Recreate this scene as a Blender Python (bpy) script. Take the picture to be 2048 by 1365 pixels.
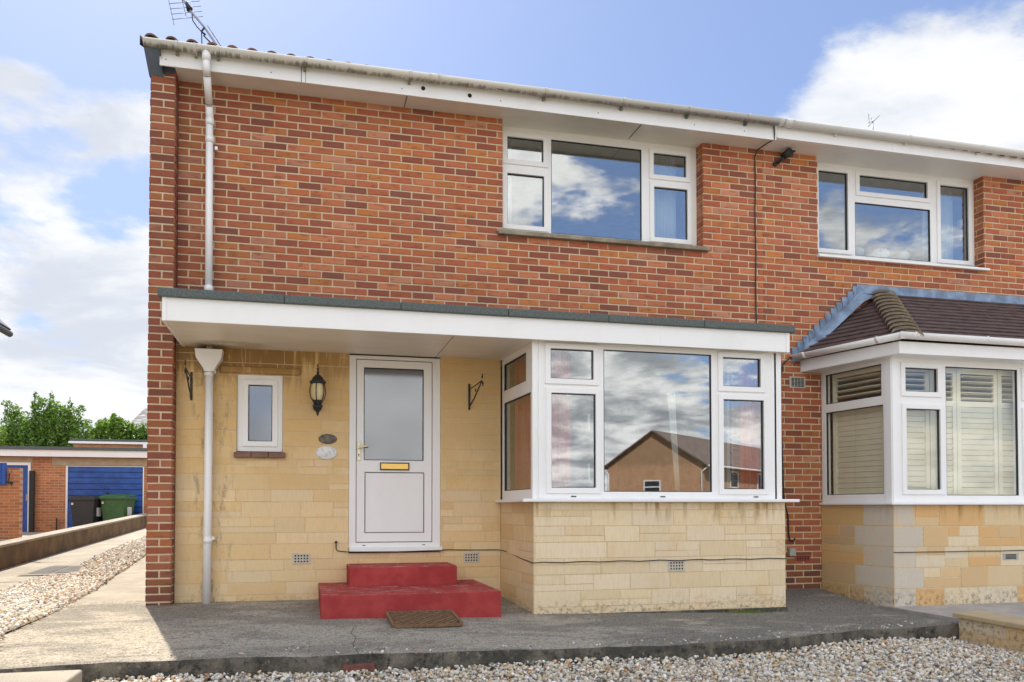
import bpy, math, random
import numpy as np
from mathutils import Vector, Matrix
random.seed(7); rng=np.random.default_rng(7)
S=bpy.context.scene
for o in list(bpy.data.objects): bpy.data.objects.remove(o)
COL=S.collection
# ------------------------------------------------------------------ camera
cam=bpy.data.cameras.new('camera'); co=bpy.data.objects.new('camera',cam); COL.objects.link(co); S.camera=co
cam.sensor_width=36; cam.lens=1638.7*36/2048; cam.shift_y=(978.3-682.5)/2048
cam.clip_start=0.1; cam.clip_end=2000
yaw,pit,rol=0.24674,0.023244,-0.000846
f=Vector((math.sin(yaw)*math.cos(pit),math.cos(yaw)*math.cos(pit),math.sin(pit)))
r=Vector((math.cos(yaw),-math.sin(yaw),0)); u=r.cross(f)
r2=math.cos(rol)*r+math.sin(rol)*u; u2=-math.sin(rol)*r+math.cos(rol)*u
co.matrix_world=Matrix(((r2.x,u2.x,-f.x,0.648),(r2.y,u2.y,-f.y,-8.31),(r2.z,u2.z,-f.z,0.90),(0,0,0,1)))
# ------------------------------------------------------------------ light
SUN_EL=math.radians(50); sdir=Vector((-0.23,0.97,0)).normalized()
sun=bpy.data.lights.new('sun','SUN'); sun.energy=3.9; sun.angle=math.radians(0.5); sun.color=(1,0.93,0.82)
so=bpy.data.objects.new('sun',sun); COL.objects.link(so)
to_sun=Vector((sdir.x*math.cos(SUN_EL),sdir.y*math.cos(SUN_EL),math.sin(SUN_EL)))
so.rotation_euler=to_sun.to_track_quat('Z','Y').to_euler()
S.view_settings.view_transform='Standard'; S.view_settings.look='None'; S.view_settings.gamma=1
S.view_settings.use_curve_mapping=False
S.view_settings.exposure=1.02

class NT:
    def __init__(s,nt): s.nt=nt
    def n(s,t,**k):
        x=s.nt.nodes.new('ShaderNode'+t)
        for a,v in k.items():
            if a.startswith('i_'):
                key=a[2:]; key=int(key) if key.isdigit() else key.replace('_',' ')
                s.put(x.inputs[key],v)
            else: setattr(x,a,v)
        return x
    def put(s,inp,v):
        if isinstance(v,bpy.types.NodeSocket): s.nt.links.new(v,inp)
        elif isinstance(v,bpy.types.Node): s.nt.links.new(v.outputs[0],inp)
        else:
            try: inp.default_value=v
            except Exception: inp.default_value=(v[0],v[1],v[2],1)
    def m(s,op,a,b=0.0,c=0.0,clamp=False):
        x=s.nt.nodes.new('ShaderNodeMath'); x.operation=op; x.use_clamp=clamp
        for i,v in enumerate((a,b,c)): s.put(x.inputs[i],v)
        return x.outputs[0]
    def mix(s,fac,a,b,blend='MIX'):
        x=s.nt.nodes.new('ShaderNodeMix'); x.data_type='RGBA'; x.blend_type=blend
        s.put(x.inputs[0],fac)
        for i,v in ((6,a),(7,b)):
            if isinstance(v,(tuple,list)): v=(v[0],v[1],v[2],1)
            s.put(x.inputs[i],v)
        return x.outputs[2]
    def noise(s,vec,scale,detail=4,rough=.55,dist=0):
        x=s.nt.nodes.new('ShaderNodeTexNoise'); s.put(x.inputs['Vector'],vec)
        x.inputs['Scale'].default_value=scale; x.inputs['Detail'].default_value=detail
        x.inputs['Roughness'].default_value=rough; x.inputs['Distortion'].default_value=dist
        return x.outputs[0]
    def rng(s,v,a,b,c=0.,d=1.,smooth=True):
        x=s.nt.nodes.new('ShaderNodeMapRange'); x.interpolation_type='SMOOTHSTEP' if smooth else 'LINEAR'
        for i,q in enumerate((v,a,b,c,d)): s.put(x.inputs[i],q)
        return x.outputs[0]
    def vec(s,v,sc=(1,1,1),rot=(0,0,0)):
        x=s.nt.nodes.new('ShaderNodeMapping'); s.put(x.inputs[0],v); x.inputs['Scale'].default_value=sc
        x.inputs['Rotation'].default_value=rot
        return x.outputs[0]

# ------------------------------------------------------------------ sky
W=bpy.data.worlds.new('World'); S.world=W; W.use_nodes=True
T=NT(W.node_tree); W.node_tree.nodes.clear()
tc=T.n('TexCoord'); D=tc.outputs['Generated']
sky=T.n('TexSky',sky_type='NISHITA',sun_disc=False); sky.sun_elevation=SUN_EL
sky.sun_rotation=math.atan2(to_sun.x,to_sun.y); sky.altitude=60; sky.air_density=1.0; sky.dust_density=1.2; sky.ozone_density=1.2
sx=T.n('SeparateXYZ',i_0=D); zz=sx.outputs[2]; yy=sx.outputs[1]; xx=sx.outputs[0]
den=T.m('ADD',T.m('MAXIMUM',zz,0.0),0.22)
cv=T.n('CombineXYZ'); T.put(cv.inputs[0],T.m('DIVIDE',xx,den)); T.put(cv.inputs[1],T.m('DIVIDE',yy,den)); T.put(cv.inputs[2],T.m('MULTIPLY',zz,1.5))
n1=T.noise(cv,1.9,10,.58,.2); n2=T.noise(cv,6.5,8,.62)
cov=T.m('ADD',n1,T.m('MULTIPLY',T.m('SUBTRACT',n2,.5),.34))
def blob(az,el,wid,amt):
    a=math.radians(az); e=math.radians(el)
    c=(math.sin(a)*math.cos(e),math.cos(a)*math.cos(e),math.sin(e))
    dt=T.nt.nodes.new('ShaderNodeVectorMath'); dt.operation='DOT_PRODUCT'; T.put(dt.inputs[0],D); dt.inputs[1].default_value=c
    return T.m('MULTIPLY',T.rng(dt.outputs['Value'],math.cos(math.radians(wid)),1.0),amt)
for a,e,w_,am in [(-14,8,13,.22),(-9,13,8,.10),(-15,22,7,.12),(40,22,10,.26),(29,17,9,.17),(24,20,6,.08),(46,28,8,.02),(-14,30,7,-.25),(15,33,17,-.30),(-3,33,11,-.40),(3,22,10,-.12),(-12,18,3,-.12),(168,7,16,.17),(200,12,22,.12),(161,23,7,.07),(143,30,9,-.16),(120,35,25,.1),(205,35,26,.06),(90,50,40,.1),(225,45,35,.15)]:
    cov=T.m('ADD',cov,blob(a,e,w_,am))
cov=T.m('ADD',cov,T.rng(zz,.30,0.0,0,.12))
mask=T.rng(cov,.51,T.rng(yy,.2,-.3,.66,.60))
shade=T.noise(cv,2.1,6,.6,.3)
back=T.rng(yy,.2,-.5)
cl=T.mix(T.rng(shade,.36,.6),(3.6,3.85,4.3),(5.0,5.05,5.2))
clb=T.mix(T.rng(T.noise(cv,3.6,8,.62,.3),.36,.64),(4.2,4.3,4.5),(12.6,12.2,11.5))
ccol=T.mix(back,cl,clb)
base=T.mix(1.0,sky.outputs[0],(1.05,1.0,.98),'MULTIPLY')
base=T.mix(.42,base,(3.3,4.1,6.3))
base=T.mix(1.0,base,(.56,.63,.73),'MULTIPLY')
base=T.mix(T.rng(yy,.1,-.5),base,T.mix(1.0,base,(1.75,1.75,1.7),'MULTIPLY'))
fin=T.mix(mask,base,ccol)
bg=T.n('Background',i_Strength=0.10); T.put(bg.inputs[0],fin)
wo=T.n('OutputWorld'); W.node_tree.links.new(bg.outputs[0],wo.inputs[0])

# ------------------------------------------------------------------ materials
def mat(name,fn):
    m=bpy.data.materials.new(name); m.use_nodes=True; nt=m.node_tree; nt.nodes.clear(); t=NT(nt)
    p=t.n('BsdfPrincipled'); o=t.n('OutputMaterial'); nt.links.new(p.outputs[0],o.inputs[0])
    t.p=p; t.o=o; t.P=t.n('NewGeometry').outputs['Position']
    fn(t); return m
def bump(t,h,st=.3,dist=.005):
    b=t.n('Bump',i_Strength=st,i_Distance=dist,i_Height=h); t.put(t.p.inputs['Normal'],b)
def setp(t,col=None,rough=None,metal=None,spec=None):
    if col is not None: t.put(t.p.inputs['Base Color'],col if not isinstance(col,tuple) else (*col[:3],1))
    if rough is not None: t.put(t.p.inputs['Roughness'],rough)
    if metal is not None: t.p.inputs['Metallic'].default_value=metal
    if spec is not None: t.p.inputs['Specular IOR Level'].default_value=spec
def plain(name,col,rough=.5,metal=0,var=.12,scale=6,bs=.0,bscale=60):
    def fn(t):
        n=t.noise(t.P,scale,5,.6)
        c=t.mix(t.rng(n,.3,.7),tuple(x*(1-var) for x in col),tuple(min(1,x*(1+var)) for x in col))
        setp(t,c,t.rng(n,.3,.7,rough*.85,min(1,rough*1.15)),metal)
        if bs: bump(t,t.noise(t.P,bscale,4,.6),bs,.004)
    return mat(name,fn)
def f_brick(t):
    a=t.n('Attribute',attribute_name='tint').outputs[0]
    v=t.vec(t.P,(9,9,22)); n=t.noise(v,1,4,.6); n2=t.noise(t.P,160,3,.7); n3=t.noise(t.P,1.3,4,.6)
    c=t.mix(t.rng(n,.50,.68,0,.62),a,(.17,.058,.045),'MIX')
    c=t.mix(t.rng(n2,.3,.75,0,.3),c,(.56,.24,.14))
    c=t.mix(t.rng(n3,.45,.75,0,.15),c,(.50,.28,.19)); s=t.n('SeparateXYZ',i_0=t.P)
    c=t.mix(t.m('MULTIPLY',t.rng(t.m('ADD',s.outputs[0],t.m('MULTIPLY',n3,.6)),1.2,-.3),.38),c,(.13,.055,.045)); low_dark=t.m('MULTIPLY',t.rng(s.outputs[2],.55,.05),.5); c=t.mix(low_dark,c,(.09,.06,.05))  # bricks turn darker towards the bottom of the wall
    setp(t,c,.92,spec=.2); bump(t,t.m('ADD',t.m('MULTIPLY',n2,.5),t.noise(t.P,60,4)),.5,.004)
M_brick=mat('brick',f_brick)
def f_mortar(t):
    n=t.noise(t.P,3,5,.6); n2=t.noise(t.P,120,4,.7)
    c=t.mix(t.rng(n,.35,.7),(.62,.48,.31),(.72,.58,.40)); c=t.mix(t.rng(n2,.3,.8,0,.4),c,(.46,.36,.24))
    setp(t,c,.95,spec=.1); bump(t,n2,.6,.006)
M_mortar=mat('mortar',f_mortar)
def f_stone(t):
    a=t.n('Attribute',attribute_name='tint').outputs[0]
    tool=t.noise(t.vec(t.P,(85,85,9)),1,3,.65); fine=t.noise(t.P,130,4,.7); blot=t.noise(t.P,4.5,5,.62)
    c=t.mix(t.rng(tool,.4,.7,0,.25),a,(.60,.40,.20)); c=t.mix(t.rng(blot,.5,.75,0,.35),c,(.74,.46,.19))
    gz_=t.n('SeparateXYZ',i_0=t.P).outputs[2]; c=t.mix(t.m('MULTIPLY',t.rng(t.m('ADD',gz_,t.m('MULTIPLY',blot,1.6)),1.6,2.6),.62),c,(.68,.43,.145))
    c=t.mix(t.rng(fine,.3,.8,0,.25),c,(.82,.70,.50))
    s=t.n('SeparateXYZ',i_0=t.P)
    # weathering: rust run-off under the canopy left end and the bay sill, lime near the downpipe, green at the foot
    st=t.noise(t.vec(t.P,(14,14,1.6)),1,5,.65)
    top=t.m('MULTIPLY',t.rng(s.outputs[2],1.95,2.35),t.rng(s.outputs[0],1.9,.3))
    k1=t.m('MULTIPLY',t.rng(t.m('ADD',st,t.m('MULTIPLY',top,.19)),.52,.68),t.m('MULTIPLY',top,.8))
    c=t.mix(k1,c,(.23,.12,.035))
    sill=t.m('MULTIPLY',t.rng(s.outputs[2],.70,.93),t.rng(s.outputs[1],-.6,-.95))
    st2=t.noise(t.vec(t.P,(9,9,1.1)),1,4,.6)
    c=t.mix(t.m('MULTIPLY',t.rng(st2,.52,.68),t.m('MULTIPLY',sill,.75)),c,(.30,.18,.06))
    foot=t.rng(s.outputs[2],.10,-.08)
    c=t.mix(t.m('MULTIPLY',t.rng(t.noise(t.P,22,4,.7),.45,.68),t.m('MULTIPLY',foot,.75)),c,(.16,.15,.11))
    pipe=t.m('MULTIPLY',t.rng(t.m('ABSOLUTE',t.m('ADD',s.outputs[0],.22)),.26,.1),t.rng(s.outputs[1],-.5,-.2))
    c=t.mix(t.m('MULTIPLY',t.rng(t.noise(t.vec(t.P,(12,12,4)),1,5,.7),.5,.66),t.m('MULTIPLY',pipe,.6)),c,(.20,.17,.11))
    setp(t,c,.9,spec=.2); bump(t,t.m('ADD',t.m('MULTIPLY',tool,.8),fine),.55,.005)
M_stone=mat('tooled_stone',f_stone)
def f_joint(t):
    n=t.noise(t.P,40,4,.7); c=t.mix(t.rng(n,.4,.65),(.73,.57,.35),(.60,.46,.27)); setp(t,c,.95); bump(t,n,.4)
M_joint=mat('stone_joint',f_joint)
def f_upvc(t):
    n=t.noise(t.vec(t.P,(3,3,1)),1,5,.6); n2=t.noise(t.P,40,3,.6)
    c=t.mix(t.rng(n,.45,.75,0,.5),(.86,.86,.85),(.78,.775,.75)); c=t.mix(t.rng(n2,.62,.8,0,.3),c,(.6,.58,.52))
    setp(t,c,.32,spec=.45)
M_upvc=mat('white_upvc',f_upvc)
def f_sof(t):
    n=t.noise(t.vec(t.P,(1.2,3,3)),1,4,.6); c=t.mix(t.rng(n,.35,.7),(.80,.78,.72),(.73,.70,.62))
    s=t.n('SeparateXYZ',i_0=t.P)
    v=T_stain(t,s); c=t.mix(v,c,(.42,.30,.15)); setp(t,c,.4)
def T_stain(t,s):
    dx=t.m('MULTIPLY',t.m('ADD',s.outputs[0],.05),1.6); dy=t.m('MULTIPLY',t.m('ADD',s.outputs[1],.18),3.)
    dd=t.m('SQRT',t.m('ADD',t.m('MULTIPLY',dx,dx),t.m('MULTIPLY',dy,dy)))
    low=t.rng(s.outputs[2],3.2,2.9)
    w=t.m('ADD',dd,t.m('MULTIPLY',t.noise(t.P,9,4,.7),.5))
    return t.m('MULTIPLY',t.m('MULTIPLY',t.rng(w,.95,.6),t.rng(w,.3,.55)),t.m('MULTIPLY',low,.55))
M_soffit=mat('painted_soffit',f_sof)
def f_gut(t):
    s=t.n('SeparateXYZ',i_0=t.P)
    st=t.noise(t.vec(t.P,(38,6,5)),1,5,.7); big=t.noise(t.P,2.2,4,.6)
    low=t.rng(s.outputs[2],5.155,5.075)
    own=t.rng(s.outputs[0],5.70,5.66)
    a=t.rng(t.m('ADD',t.m('MULTIPLY',st,.75),t.m('ADD',t.m('MULTIPLY',low,.42),t.m('MULTIPLY',big,.35))),.70,.92)
    a=t.m('MULTIPLY',a,t.m('MULTIPLY',own,t.rng(low,.05,.5)))
    gr=t.rng(s.outputs[0],1.5,4.8)
    c=t.mix(own,(.66,.65,.62),(.66,.63,.55)); 
    c=t.mix(t.m('MULTIPLY',own,t.m('MULTIPLY',gr,t.rng(low,.0,.6,.35,1.))),c,(.25,.24,.22))
    c=t.mix(t.m('MULTIPLY',a,.85),c,t.mix(gr,(.13,.12,.07),(.10,.10,.09)))
    setp(t,c,.5); bump(t,st,.2,.003)
M_gutter=mat('weathered_gutter',f_gut)
def conc(name,a,b,dark,dk=.5,sc=1.0,lichen=0.):
    def fn(t):
        n=t.noise(t.P,1.7*sc,6,.62); n2=t.noise(t.P,9*sc,6,.68); n3=t.noise(t.P,150,3,.7); n4=t.noise(t.P,34,3,.6)
        c=t.mix(t.rng(n,.36,.64),a,b); c=t.mix(t.rng(n2,.5,.72,0,dk),c,dark)
        c=t.mix(t.rng(n3,.45,.75,0,.55),c,tuple(x*.45 for x in a)); c=t.mix(t.rng(n3,.42,.28,0,.5),c,tuple(min(.8,x*1.9) for x in b))
        if lichen: c=t.mix(t.rng(n4,.63,.69,0,lichen),c,(.50,.48,.40)); 
        setp(t,c,.93,spec=.2); bump(t,t.m('ADD',n3,t.m('MULTIPLY',n2,.8)),.8,.008)
    return mat(name,fn)
def f_apron(t):
    s=t.n('SeparateXYZ',i_0=t.P)
    n=t.noise(t.vec(t.P,(1,1.8,1)),1.4,7,.65,.4); n2=t.noise(t.vec(t.P,(1,2,1)),9,6,.7); n3=t.noise(t.P,85,3,.75); n4=t.noise(t.P,26,4,.65); n5=t.noise(t.P,48,2,.5)
    rt=t.rng(s.outputs[0],1.8,4.0)
    warm=t.rng(s.outputs[0],.5,-.7)
    dry=t.mix(warm,(.50,.455,.365),(.50,.43,.325))
    wet=t.mix(rt,(.34,.312,.255),(.25,.232,.20))
    wet=t.mix(warm,wet,(.30,.265,.21))
    f0=t.m('ADD',n,t.m('MULTIPLY',rt,-.12)); 
    # paler band along the apron, out from the steps
    f0=t.m('ADD',f0,t.m('MULTIPLY',t.rng(t.m('ABSOLUTE',t.m('ADD',s.outputs[1],2.1)),.9,.1),.08))
    c=t.mix(t.rng(f0,.44,.60),wet,dry)
    c=t.mix(t.rng(n2,.52,.75,0,.6),c,(.10,.098,.09)); c=t.mix(t.rng(n2,.42,.28,0,.35),c,(.42,.39,.33))
    c=t.mix(t.rng(n4,.50,.66,0,.55),c,(.07,.065,.055)); c=t.mix(t.rng(n3,.50,.62,0,.75),c,(.06,.056,.05)); c=t.mix(t.rng(n3,.44,.32,0,.8),c,(.62,.56,.46))
    c=t.mix(t.rng(n5,.70,.74,0,.8),c,(.56,.54,.48))
    setp(t,c,.95,spec=.15); bump(t,t.m('ADD',t.m('ADD',n3,n2),n4),.9,.01)
M_apron=mat('apron_concrete',f_apron)
def f_edge(t):
    n=t.noise(t.P,3.5,6,.7); n2=t.noise(t.P,17,6,.75); n3=t.noise(t.P,90,4,.7)
    c=t.mix(t.rng(n,.42,.62),(.10,.092,.078),(.24,.215,.165)); c=t.mix(t.rng(n2,.52,.66,0,.8),c,(.03,.03,.027))
    c=t.mix(t.rng(n2,.44,.32,0,.8),c,(.38,.34,.24)); c=t.mix(t.rng(n3,.4,.25,0,.55),c,(.34,.32,.27))
    setp(t,c,.95,spec=.15); bump(t,t.m('ADD',n3,n2),1.,.02)
M_edge=mat('mossy_concrete_edge',f_edge)
M_conc=conc('pale_concrete',(.36,.32,.255),(.47,.415,.325),(.27,.245,.20),.35)
M_edge2=conc('damp_concrete',(.24,.22,.19),(.32,.29,.24),(.18,.17,.15),.4)
M_pave=conc('clean_pavement',(.42,.39,.36),(.54,.50,.45),(.33,.31,.29),.3,2)
def f_red(t):
    n=t.noise(t.P,5,6,.65); n2=t.noise(t.P,45,5,.7); g=t.n('NewGeometry').outputs['Normal']; s=t.n('SeparateXYZ',i_0=g); up=t.rng(s.outputs[2],.3,.9)
    c=t.mix(t.rng(n,.35,.7),(.33,.035,.035),(.43,.06,.055)); c=t.mix(t.rng(n2,.5,.8,0,.4),c,(.22,.03,.03))
    n3=t.noise(t.vec(t.P,(9,22,9)),1,5,.75)
    c=t.mix(t.m('MULTIPLY',t.rng(n3,.53,.62),t.m('MULTIPLY',up,.8)),c,(.55,.40,.36))
    setp(t,c,.75,spec=.3); bump(t,n2,.4,.005)
M_red=mat('red_masonry_paint',f_red)
def glass(name,fac,tint=(1,1,1),ro=0.0):
    m=bpy.data.materials.new(name); m.use_nodes=True; nt=m.node_tree; nt.nodes.clear(); t=NT(nt); o=t.n('OutputMaterial')
    g=t.n('BsdfGlossy',i_Roughness=ro,i_Color=(.93,.95,1,1)); tr=t.n('BsdfTransparent'); tr.inputs[0].default_value=(*tint,1)
    P=t.n('NewGeometry').outputs['Position']; b=t.n('Bump',i_Strength=.02,i_Distance=.01,i_Height=t.noise(P,1.2,2,.5)); t.put(g.inputs['Normal'],b)
    lw=t.n('LayerWeight',i_Blend=.5); mx=t.n('MixShader'); t.put(mx.inputs[0],t.m('ADD',t.m('MULTIPLY',t.m('POWER',lw.outputs['Facing'],4.0),.4),fac,clamp=True))
    nt.links.new(tr.outputs[0],mx.inputs[1]); nt.links.new(g.outputs[0],mx.inputs[2]); nt.links.new(mx.outputs[0],o.inputs[0]); return m
M_glass=glass('window_glass',.21,(.86,.90,.88)); M_glassd=glass('obscured_glass',.20,(.35,.38,.4),.10); M_glassn=glass('neighbour_glass',.05,(.97,.975,.96))
M_gasket=plain('black_gasket',(.03,.032,.035),.6)
M_black=plain('black_iron',(.022,.024,.024),.55,.0,.3,30,.3)
M_brass=plain('polished_brass',(.85,.56,.16),.35,.6,.08)
M_pale=plain('cream_gold_handle',(.78,.72,.50),.3,.3)
M_room=plain('room_paint',(.55,.52,.44),.9); M_ceil=plain('ceiling_paint',(.72,.72,.66),.9); M_floor=plain('room_carpet',(.20,.16,.12),.95)
M_felt=plain('green_grey_roof_felt',(.105,.125,.12),.95,0,.3,60,.6,120)
M_lead=plain('lead_flashing',(.20,.27,.37),.45,.3,.35,7,.3,30)
M_tile=plain('brown_plain_tile',(.105,.068,.062),.8,0,.35,9,.4,80)
M_pantile=plain('clay_pantile',(.23,.115,.085),.85,0,.5,3,.4,80)
def f_lichen(t):
    n=t.noise(t.vec(t.P,(3,3,3)),5,5,.7); a=t.n('Attribute',attribute_name='tint').outputs[0]; c=t.mix(t.rng(n,.53,.63,0,.6),a,(.46,.39,.26)); setp(t,c,.9); bump(t,n,.5,.01)
M_hip=mat('lichened_hip_tile',f_lichen)
M_sill=plain('weathered_concrete_sill',(.27,.23,.17),.9,0,.3,8,.6,50)
M_quarry=plain('brown_quarry_tile',(.20,.10,.07),.6,0,.25,9,.2)
M_shut=plain('cream_shutter_paint',(.88,.84,.67),.45,0,.03)
M_net=plain('white_net_curtain',(.82,.82,.80),.9,0,.04)
def f_curt(t):
    s=t.n('SeparateXYZ',i_0=t.P); a=t.m('SINE',t.m('MULTIPLY',t.m('SUBTRACT',s.outputs[0],s.outputs[1]),70.)); c=t.mix(t.rng(a,-.2,.5),(.85,.05,.03),(.78,.17,.11)); setp(t,c,.9)
M_curt=mat('red_striped_curtain',f_curt)
M_blue=plain('blue_gloss_paint',(.018,.095,.36),.35,0,.2,5)
M_bin=plain('black_bin_plastic',(.03,.032,.033),.5,0,.2); M_ging=plain('green_bin_plastic',(.045,.13,.04),.5,0,.15)
M_airb=plain('buff_airbrick',(.55,.50,.40),.9,0,.1,20,.3); M_louv=plain('grey_vent_plastic',(.42,.43,.40),.5); M_redab=plain('red_airbrick',(.40,.09,.06),.8)
M_rub=plain('brown_rubber_mat',(.20,.115,.055),.85,0,.35,40,.5,120); M_hole=plain('dark_hole',(.012,.012,.012),.9)
M_grey=plain('grey_painted_block',(.10,.13,.17),.6); M_lampg=plain('yellowed_lamp_glass',(.72,.62,.34),.25)
M_plate=plain('oval_slate_plate',(.14,.125,.10),.6,0,.5,30); 
def f_wpl(t):
    n=t.noise(t.P,32,2,.5); c=t.mix(t.rng(n,.55,.68,0,.45),(.78,.78,.76),(.35,.37,.40)); setp(t,c,.35)
M_wplate=mat('white_ceramic_plate',f_wpl)
def shaderbrick(name,rot,c1,c2,mo=(.5,.4,.28)):
    def fn(t):
        v=t.vec(t.P,(1,1,1)); s=t.n('SeparateXYZ',i_0=v); c=t.n('CombineXYZ'); t.put(c.inputs[0],s.outputs[0] if rot==0 else s.outputs[1]); t.put(c.inputs[1],s.outputs[2])
        b=t.n('TexBrick',i_Vector=c.outputs[0],i_Scale=1.0); b.inputs['Brick Width'].default_value=.225; b.inputs['Row Height'].default_value=.075; b.inputs['Mortar Size'].default_value=.006
        b.inputs['Color1'].default_value=(*c1,1); b.inputs['Color2'].default_value=(*c2,1); b.inputs['Mortar'].default_value=(*mo,1); b.inputs['Bias'].default_value=.1
        n=t.noise(t.P,1.5,5,.6); col=t.mix(t.rng(n,.4,.7,0,.4),b.outputs[0],tuple(x*.7 for x in c1)); setp(t,col,.95)
    return mat(name,fn)
M_gbrick=shaderbrick('garage_brick',0,(.56,.22,.085),(.38,.14,.06)); M_gbricky=shaderbrick('gable_brick',1,(.36,.13,.075),(.22,.085,.06))
M_lint=plain('pale_concrete_lintel',(.42,.33,.22),.9,0,.15,4)
M_lowwall=plain('stained_retaining_wall',(.16,.10,.042),.95,0,.45,3,.5,60)
def f_grav(t):
    a=t.n('Attribute',attribute_name='tint').outputs[0]; n=t.noise(t.P,120,3,.6); c=t.mix(t.rng(n,.4,.8,0,.25),a,(.30,.25,.18)); setp(t,c,.75,spec=.3)
M_grav=mat('flint_pebble',f_grav)
M_gbed=conc('gravel_bed',(.34,.28,.20),(.46,.39,.28),(.18,.15,.11),.6,8)
M_ground=conc('garden_ground',(.20,.18,.13),(.30,.27,.20),(.12,.14,.06),.6,.4)
M_road=conc('road_surface',(.16,.155,.15),(.22,.21,.20),(.12,.12,.12),.4,.6)
def f_leaf(t):
    a=t.n('Attribute',attribute_name='tint').outputs[0]; setp(t,a,.6); t.p.inputs['Transmission Weight'].default_value=0
    tl=t.n('BsdfTranslucent'); t.put(tl.inputs[0],t.mix(.5,a,(.20,.36,.03))); mx=t.n('MixShader',i_0=.35)
    t.nt.links.new(t.p.outputs[0],mx.inputs[1]); t.nt.links.new(tl.outputs[0],mx.inputs[2]); t.nt.links.new(mx.outputs[0],t.o.inputs[0])
M_leaf=mat('leaf',f_leaf); M_bark=plain('bark',(.09,.07,.05),.95,0,.3,20,.5)
M_alu=plain('grey_aluminium',(.32,.34,.36),.4,.6)

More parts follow.
